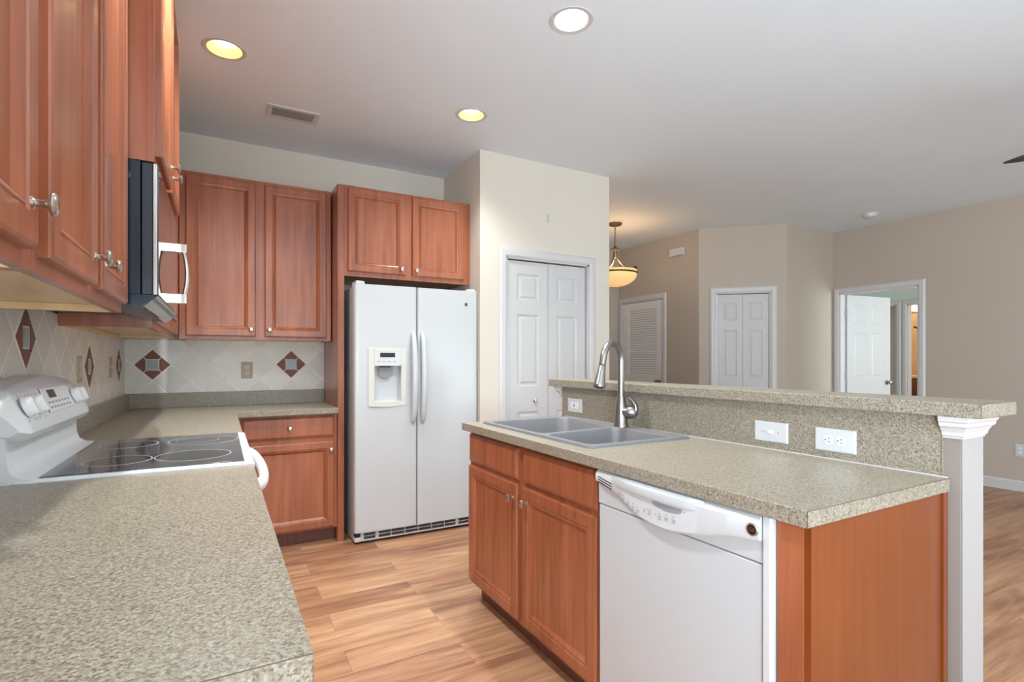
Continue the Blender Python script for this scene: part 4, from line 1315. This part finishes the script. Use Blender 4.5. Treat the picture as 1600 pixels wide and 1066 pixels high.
# ------------------------------------------------------------------ outlets, switches, small wall items
def plate(name, face, front, a, z, w, h, label, cat, mat='appl_plain', kind='outlet', horiz=False, group=None, rec_mat=None):
    U, N = FACES[face]
    t = thing(name, tuple(fp(face, front, a, z)), label, cat, group)
    O = fp(face, front, a, z) - U * (w / 2) - Z * (h / 2)
    MB().rings(O, U, Z, N, w, h, [(0, 0), (0, .003), (.003, .0055), (.006, .006)], back=True).build('cover_plate', mat, t)
    C = fp(face, front, a, z)
    def q(u, v, o): return C + U * u + Z * v + N * o
    rm = rec_mat or 'white_hot'
    if kind == 'outlet':
        for s_ in (-1, 1):
            du, dv = (s_ * .0195, 0) if horiz else (0, s_ * .0195)
            rc = MB().lathe([(.0155, 0), (.0155, .0022), (.0135, .003), (0, .003)], q(du, dv, .006), N, 24).build('receptacle', rm, t, smooth=True)
            sl = MB()
            for off in (-.0055, .0055):
                if horiz: a_, b_ = (.001, off), (.0035, .0012)
                else: a_, b_ = (off, .001), (.0012, .0035)
                c0 = (du + a_[0] + (.003 if horiz else 0), dv + a_[1] + (0 if horiz else .003))
                sl.prism([q(c0[0] - b_[0], c0[1] - b_[1], .0085), q(c0[0] + b_[0], c0[1] - b_[1], .0085), q(c0[0] + b_[0], c0[1] + b_[1], .0085), q(c0[0] - b_[0], c0[1] + b_[1], .0085)], N * .0009)
            g_ = (du - .0075, dv) if horiz else (du, dv - .0075)
            sl.lathe([(0, 0), (.0022, 0), (.0022, .0009), (0, .0009)], q(g_[0], g_[1], .0085), N, 12, caps=False)
            sl.build('slot', 'black', rc)
    elif kind == 'switch':
        MB().rings(q(-.012, -.006, .006), U, Z, N, .024, .012, [(0, 0), (0, .001), (.001, .0015)], back=True).build('toggle_slot', rm, t)
        MB().prism([q(-.004, -.004, .006), q(.004, -.004, .006), q(.004, .004, .006), q(-.004, .004, .006)], N * .012 + U * .004).build('toggle', rm, t, bevel=.001)
        sc_ = MB()
        for s_ in (-1, 1): sc_.lathe([(.0025, 0), (.0025, .0006), (0, .0006)], q(s_ * .03, 0, .0058), N, 10)
        sc_.build('screw', 'nickel', t)
    elif kind == 'gfci':
        rc = MB().rings(q(-.034, -.0165, .006), U, Z, N, .068, .033, [(0, 0), (0, .0018), (.0015, .0025)], back=True).build('receptacle', rm, t)
        sl = MB()
        for s_ in (-1, 1):
            for off in (-.0055, .0055):
                cx_ = s_ * .022
                sl.prism([q(cx_ - .0035, off - .0012, .0078), q(cx_ + .0035, off - .0012, .0078), q(cx_ + .0035, off + .0012, .0078), q(cx_ - .0035, off + .0012, .0078)], N * .001)
        sl.prism([q(-.006, -.009, .0078), q(.006, -.009, .0078), q(.006, .009, .0078), q(-.006, .009, .0078)], N * .0012)
        sl.build('slot', 'appl_grey', rc)
    return t


plate('wall_outlet', '-x', 1.735, 2.386, .982, .130, .076, 'white outlet on the splash left of the faucet', 'outlet', kind='gfci', horiz=True, group='island splash plates')
plate('light_switch', '-x', 1.735, 1.193, .977, .130, .072, 'white toggle switch plate on the splash beside the sink', 'switch', kind='switch', group='island splash plates')
plate('wall_outlet', '-x', 1.735, .968, .976, .129, .074, 'white duplex outlet on the splash nearest the bar end', 'outlet', kind='outlet', horiz=True, group='island splash plates')
plate('wall_outlet', '-y', 4.22, .168, 1.164, .074, .117, 'ivory outlet in a stone cover plate between the brown diamonds', 'outlet', 'stone_plate', 'outlet', rec_mat='ivory')
plate('wall_outlet', '+x', -.545, 2.95, 1.195, .074, .117, 'stone-coloured outlet plate on the side wall just past the range', 'outlet', 'stone_plate', 'outlet', rec_mat='ivory')
plate('light_switch', '+x', -.545, 3.70, 1.195, .074, .117, 'stone-coloured plate on the side wall deep in the corner', 'switch', 'stone_plate', 'switch', rec_mat='ivory')
plate('wall_outlet', '-x', 6.58, 1.975, .385, .074, .117, 'white outlet low on the long taupe wall', 'outlet', 'appl_plain', 'outlet')

t = thing('door_chime', (4.98, 4.69, 2.575), 'small white chime box high on the wall above the louvered door', 'chime')
MB().box((4.93, 4.575, 2.53), (4.9795, 4.795, 2.625)).build('cover', 'appl_plain', t, bevel=.008, seg=3)
t = tag(MB().box((2.278, 3.494, 2.335), (2.296, 3.5095, 2.40)).build('door_sensor', 'appl_plain', bevel=.004), 'tiny white sensor on the wall above the pantry door', 'sensor')
t = tag(MB().lathe([(.016, 0), (.016, .006), (.009, .01), (.007, .03), (0, .031)], (6.12, 3.6995, 1.89), '-y', 14).build('wall_hook', 'appl_plain', smooth=True), 'tiny white hook on the short taupe wall', 'hook')

# smoke detector
t = thing('smoke_detector', (6.06, 3.02, CEIL), 'round white smoke detector on the living room ceiling', 'smoke detector')
MB().lathe([(.075, 0), (.075, -.012), (.068, -.016), (.064, -.034), (.05, -.042), (0, -.042)], (6.06, 3.02, CEIL - .0005), 'z', 32).build('housing', 'appl_plain', t, smooth=True)
MB().lathe([(.022, -.042), (.022, -.046), (0, -.047)], (6.06, 3.02, CEIL), 'z', 16).build('test_button', 'vent', t, smooth=True)

# air vent
t = thing('ceiling_vent', (.405, 3.585, CEIL), 'white rectangular air vent in the kitchen ceiling', 'vent')
vx0, vx1, vy0, vy1 = .252, .556, 3.497, 3.672
mb = face_frame(MB(), lambda a, d, z: (a, z, d), [(vx0, vx0 + .03), (vx1 - .03, vx1)], vy0, vy1, [(vy0, vy0 + .03), (vy1 - .03, vy1)], CEIL - .008, CEIL - .0005)
mb.build('frame', 'vent', t, bevel=.002)
bx('duct_shade', 'vent_dark', (vx0 + .03, vy0 + .03, CEIL - .0014), (vx1 - .03, vy1 - .03, CEIL - .0006), t)  # dark sheet paints the shade inside the duct
mb = MB()
for k in range(6):
    ya = vy0 + .034 + k * .0195
    mb.prism([(vx0 + .03, ya, CEIL - .010), (vx0 + .03, ya + .002, CEIL - .011), (vx0 + .03, ya + .012, CEIL - .002), (vx0 + .03, ya + .010, CEIL - .0015)], (vx1 - vx0 - .06, 0, 0))
mb.build('slat', 'vent', t)

# ------------------------------------------------------------------ recessed lights
LAB = ['yellow recessed ceiling light nearest the wall cabinets', 'small yellow recessed ceiling light farther back, before the pantry corner',
       'bright white recessed ceiling light over the island', 'recessed ceiling light above the range side, outside the picture']
for (cx, cy, tone), lb in zip(CANS, LAB):
    t = thing('recessed_light', (cx, cy, CEIL), lb, 'ceiling light', 'recessed ceiling lights')
    MB().lathe([(CAN_R - .002, .0), (CAN_R - .002, -.002), (CAN_R + .016, -.004), (CAN_R + .020, -.0005), (CAN_R - .002, .0)], (cx, cy, CEIL), 'z', 40, caps=False).build('trim_ring', 'trim', t, smooth=True)
    can = MB().lathe([(CAN_R - .001, -.001), (CAN_R - .006, .02), (.066, .085), (.060, .105), (0, .106)], (cx, cy, CEIL), 'z', 40, caps=False)
    can.build('reflector', 'gold_reflector' if tone == 'warm' else 'trim', t, smooth=True, recalc=False)
    MB().lathe([(0, .020), (.028, .023), (.048, .034), (.056, .052), (.052, .072), (.034, .092), (0, .100)], (cx, cy, CEIL), 'z', 28, caps=False).build('bulb', 'bulb_warm' if tone == 'warm' else 'bulb_white', t, smooth=True)
    l = bpy.data.lights.new('recessed_light_lamp', 'SPOT'); l.spot_size = math.radians(124); l.spot_blend = .9; l.shadow_soft_size = .05
    l.energy = {0.02: 105, 1.412: 105}.get(cx, 42) if cy < 2.5 else (64 if cx < 1 else 52); l.color = (.97, 1, .95) if tone == 'warm' else (.96, 1, .99)
    o = bpy.data.objects.new('recessed_light_lamp', l); COL.objects.link(o); o.parent = t; o.location = (0, 0, -.006)

# ------------------------------------------------------------------ pendant
px_, py_ = 3.945, 4.655
t = thing('pendant_light', (px_, py_, CEIL), 'bronze hanging bowl lamp with glowing amber glass beyond the pantry', 'pendant lamp')
MB().lathe([(.078, -.0005), (.078, -.012), (.066, -.026), (.02, -.034), (.008, -.045), (0, -.045)], (px_, py_, CEIL), 'z', 28).build('canopy', 'bronze', t, smooth=True)
ch = MB()
for k in range(9):
    zc = 2.755 - k * .025
    n_k = 10
    ring = [Vector((math.cos(2 * math.pi * q / n_k) * (.008), 0, math.sin(2 * math.pi * q / n_k) * .017)) for q in range(n_k + 1)]
    if k % 2: ring = [Vector((0, v.x, v.z)) for v in ring]
    ch.tube([Vector((px_, py_, zc)) + v for v in ring], .0025, 6)
ch.build('chain', 'bronze', t, smooth=True)
MB().lathe([(.006, .0), (.016, -.005), (.018, -.02), (.012, -.03), (.045, -.036), (.05, -.044), (.046, -.055), (.022, -.062), (.018, -.11), (.012, -.14), (0, -.145)], (px_, py_, 2.545), 'z', 24).build('hub', 'bronze', t, smooth=True)
for k in range(3):
    a = 2 * math.pi * k / 3 - .72
    pts = []
    for q in range(13):
        s_ = q / 12
        r_ = .018 + .165 * s_ ** 2.3
        pts.append((px_ + r_ * math.cos(a), py_ + r_ * math.sin(a), 2.48 - .235 * s_))
    MB().tube(pts, .009, 8).build('arm', 'bronze', t, smooth=True)
    c = Vector((px_ + .222 * math.cos(a), py_ + .222 * math.sin(a), 2.24))
    MB().lathe([(.010, -.055), (.014, -.04), (.012, .0), (.016, .01), (.012, .02), (.020, .035), (.022, .048), (.014, .062), (0, .066)], c, 'z', 14).build('finial', 'bronze_dark', t, smooth=True)
pr = []
for k in range(17):
    a = math.radians(90 * k / 16)
    pr.append((max(.002, .245 * math.sin(a) ** .95), 2.075 + .150 * (1 - math.cos(a))))
pr2 = [(r, z) for r, z in pr] + [(.243, 2.258), (.236, 2.258), (.236, 2.228)] + [(max(.001, r - .008), z + .006) for r, z in pr[::-1]]
MB().lathe([(r, z - 2.2) for r, z in pr2], (px_, py_, 2.2), 'z', 40, caps=False).build('glass_bowl', 'alabaster', t, smooth=True, angle=60)
MB().lathe([(.240, -.010), (.250, -.008), (.251, .008), (.240, .010), (.240, -.010)], (px_, py_, 2.225), 'z', 40, caps=False).build('rim_band', 'bronze_dark', t, smooth=True)
l = bpy.data.lights.new('pendant_lamp', 'POINT'); l.energy = 6; l.color = (1, .80, .52); l.shadow_soft_size = .08
o = bpy.data.objects.new('pendant_lamp', l); COL.objects.link(o); o.parent = t; o.location = (0, 0, 2.32 - CEIL)

# ------------------------------------------------------------------ ceiling fan (one blade tip reaches into the picture)
t = thing('ceiling_fan', (4.22, .62, CEIL), 'dark ceiling fan whose blade tip enters at the picture edge', 'fan')
fz = 2.435
MB().lathe([(.07, 0), (.07, -.02), (.03, -.06), (0, -.06)], (4.22, .62, CEIL - .0005), 'z', 24).build('canopy', 'bronze_dark', t, smooth=True)
MB().lathe([(.013, 0), (.013, -.24), (0, -.24)], (4.22, .62, CEIL - .05), 'z', 12).build('downrod', 'bronze_dark', t, smooth=True)
MB().lathe([(.03, .09), (.09, .07), (.115, .03), (.115, -.02), (.08, -.06), (0, -.07)], (4.22, .62, fz), 'z', 28).build('motor_housing', 'bronze_dark', t, smooth=True)
for k in range(5):
    a = math.radians(93.5 + 72 * k)
    ca, sa = math.cos(a), math.sin(a)
    pts = []
    for r_, hw in ((.16, .045), (.30, .060), (.45, .060), (.56, .047), (.66, .022), (.712, .004)):
        pts.append((r_, hw))
    poly = pts + [(r_, -hw) for r_, hw in reversed(pts)]
    b = MB().prism([(4.22 + r_ * ca - h_ * sa, .62 + r_ * sa + h_ * ca, fz + h_ * .22) for r_, h_ in poly], (0, 0, .007))
    b.build('blade', 'fan', t)
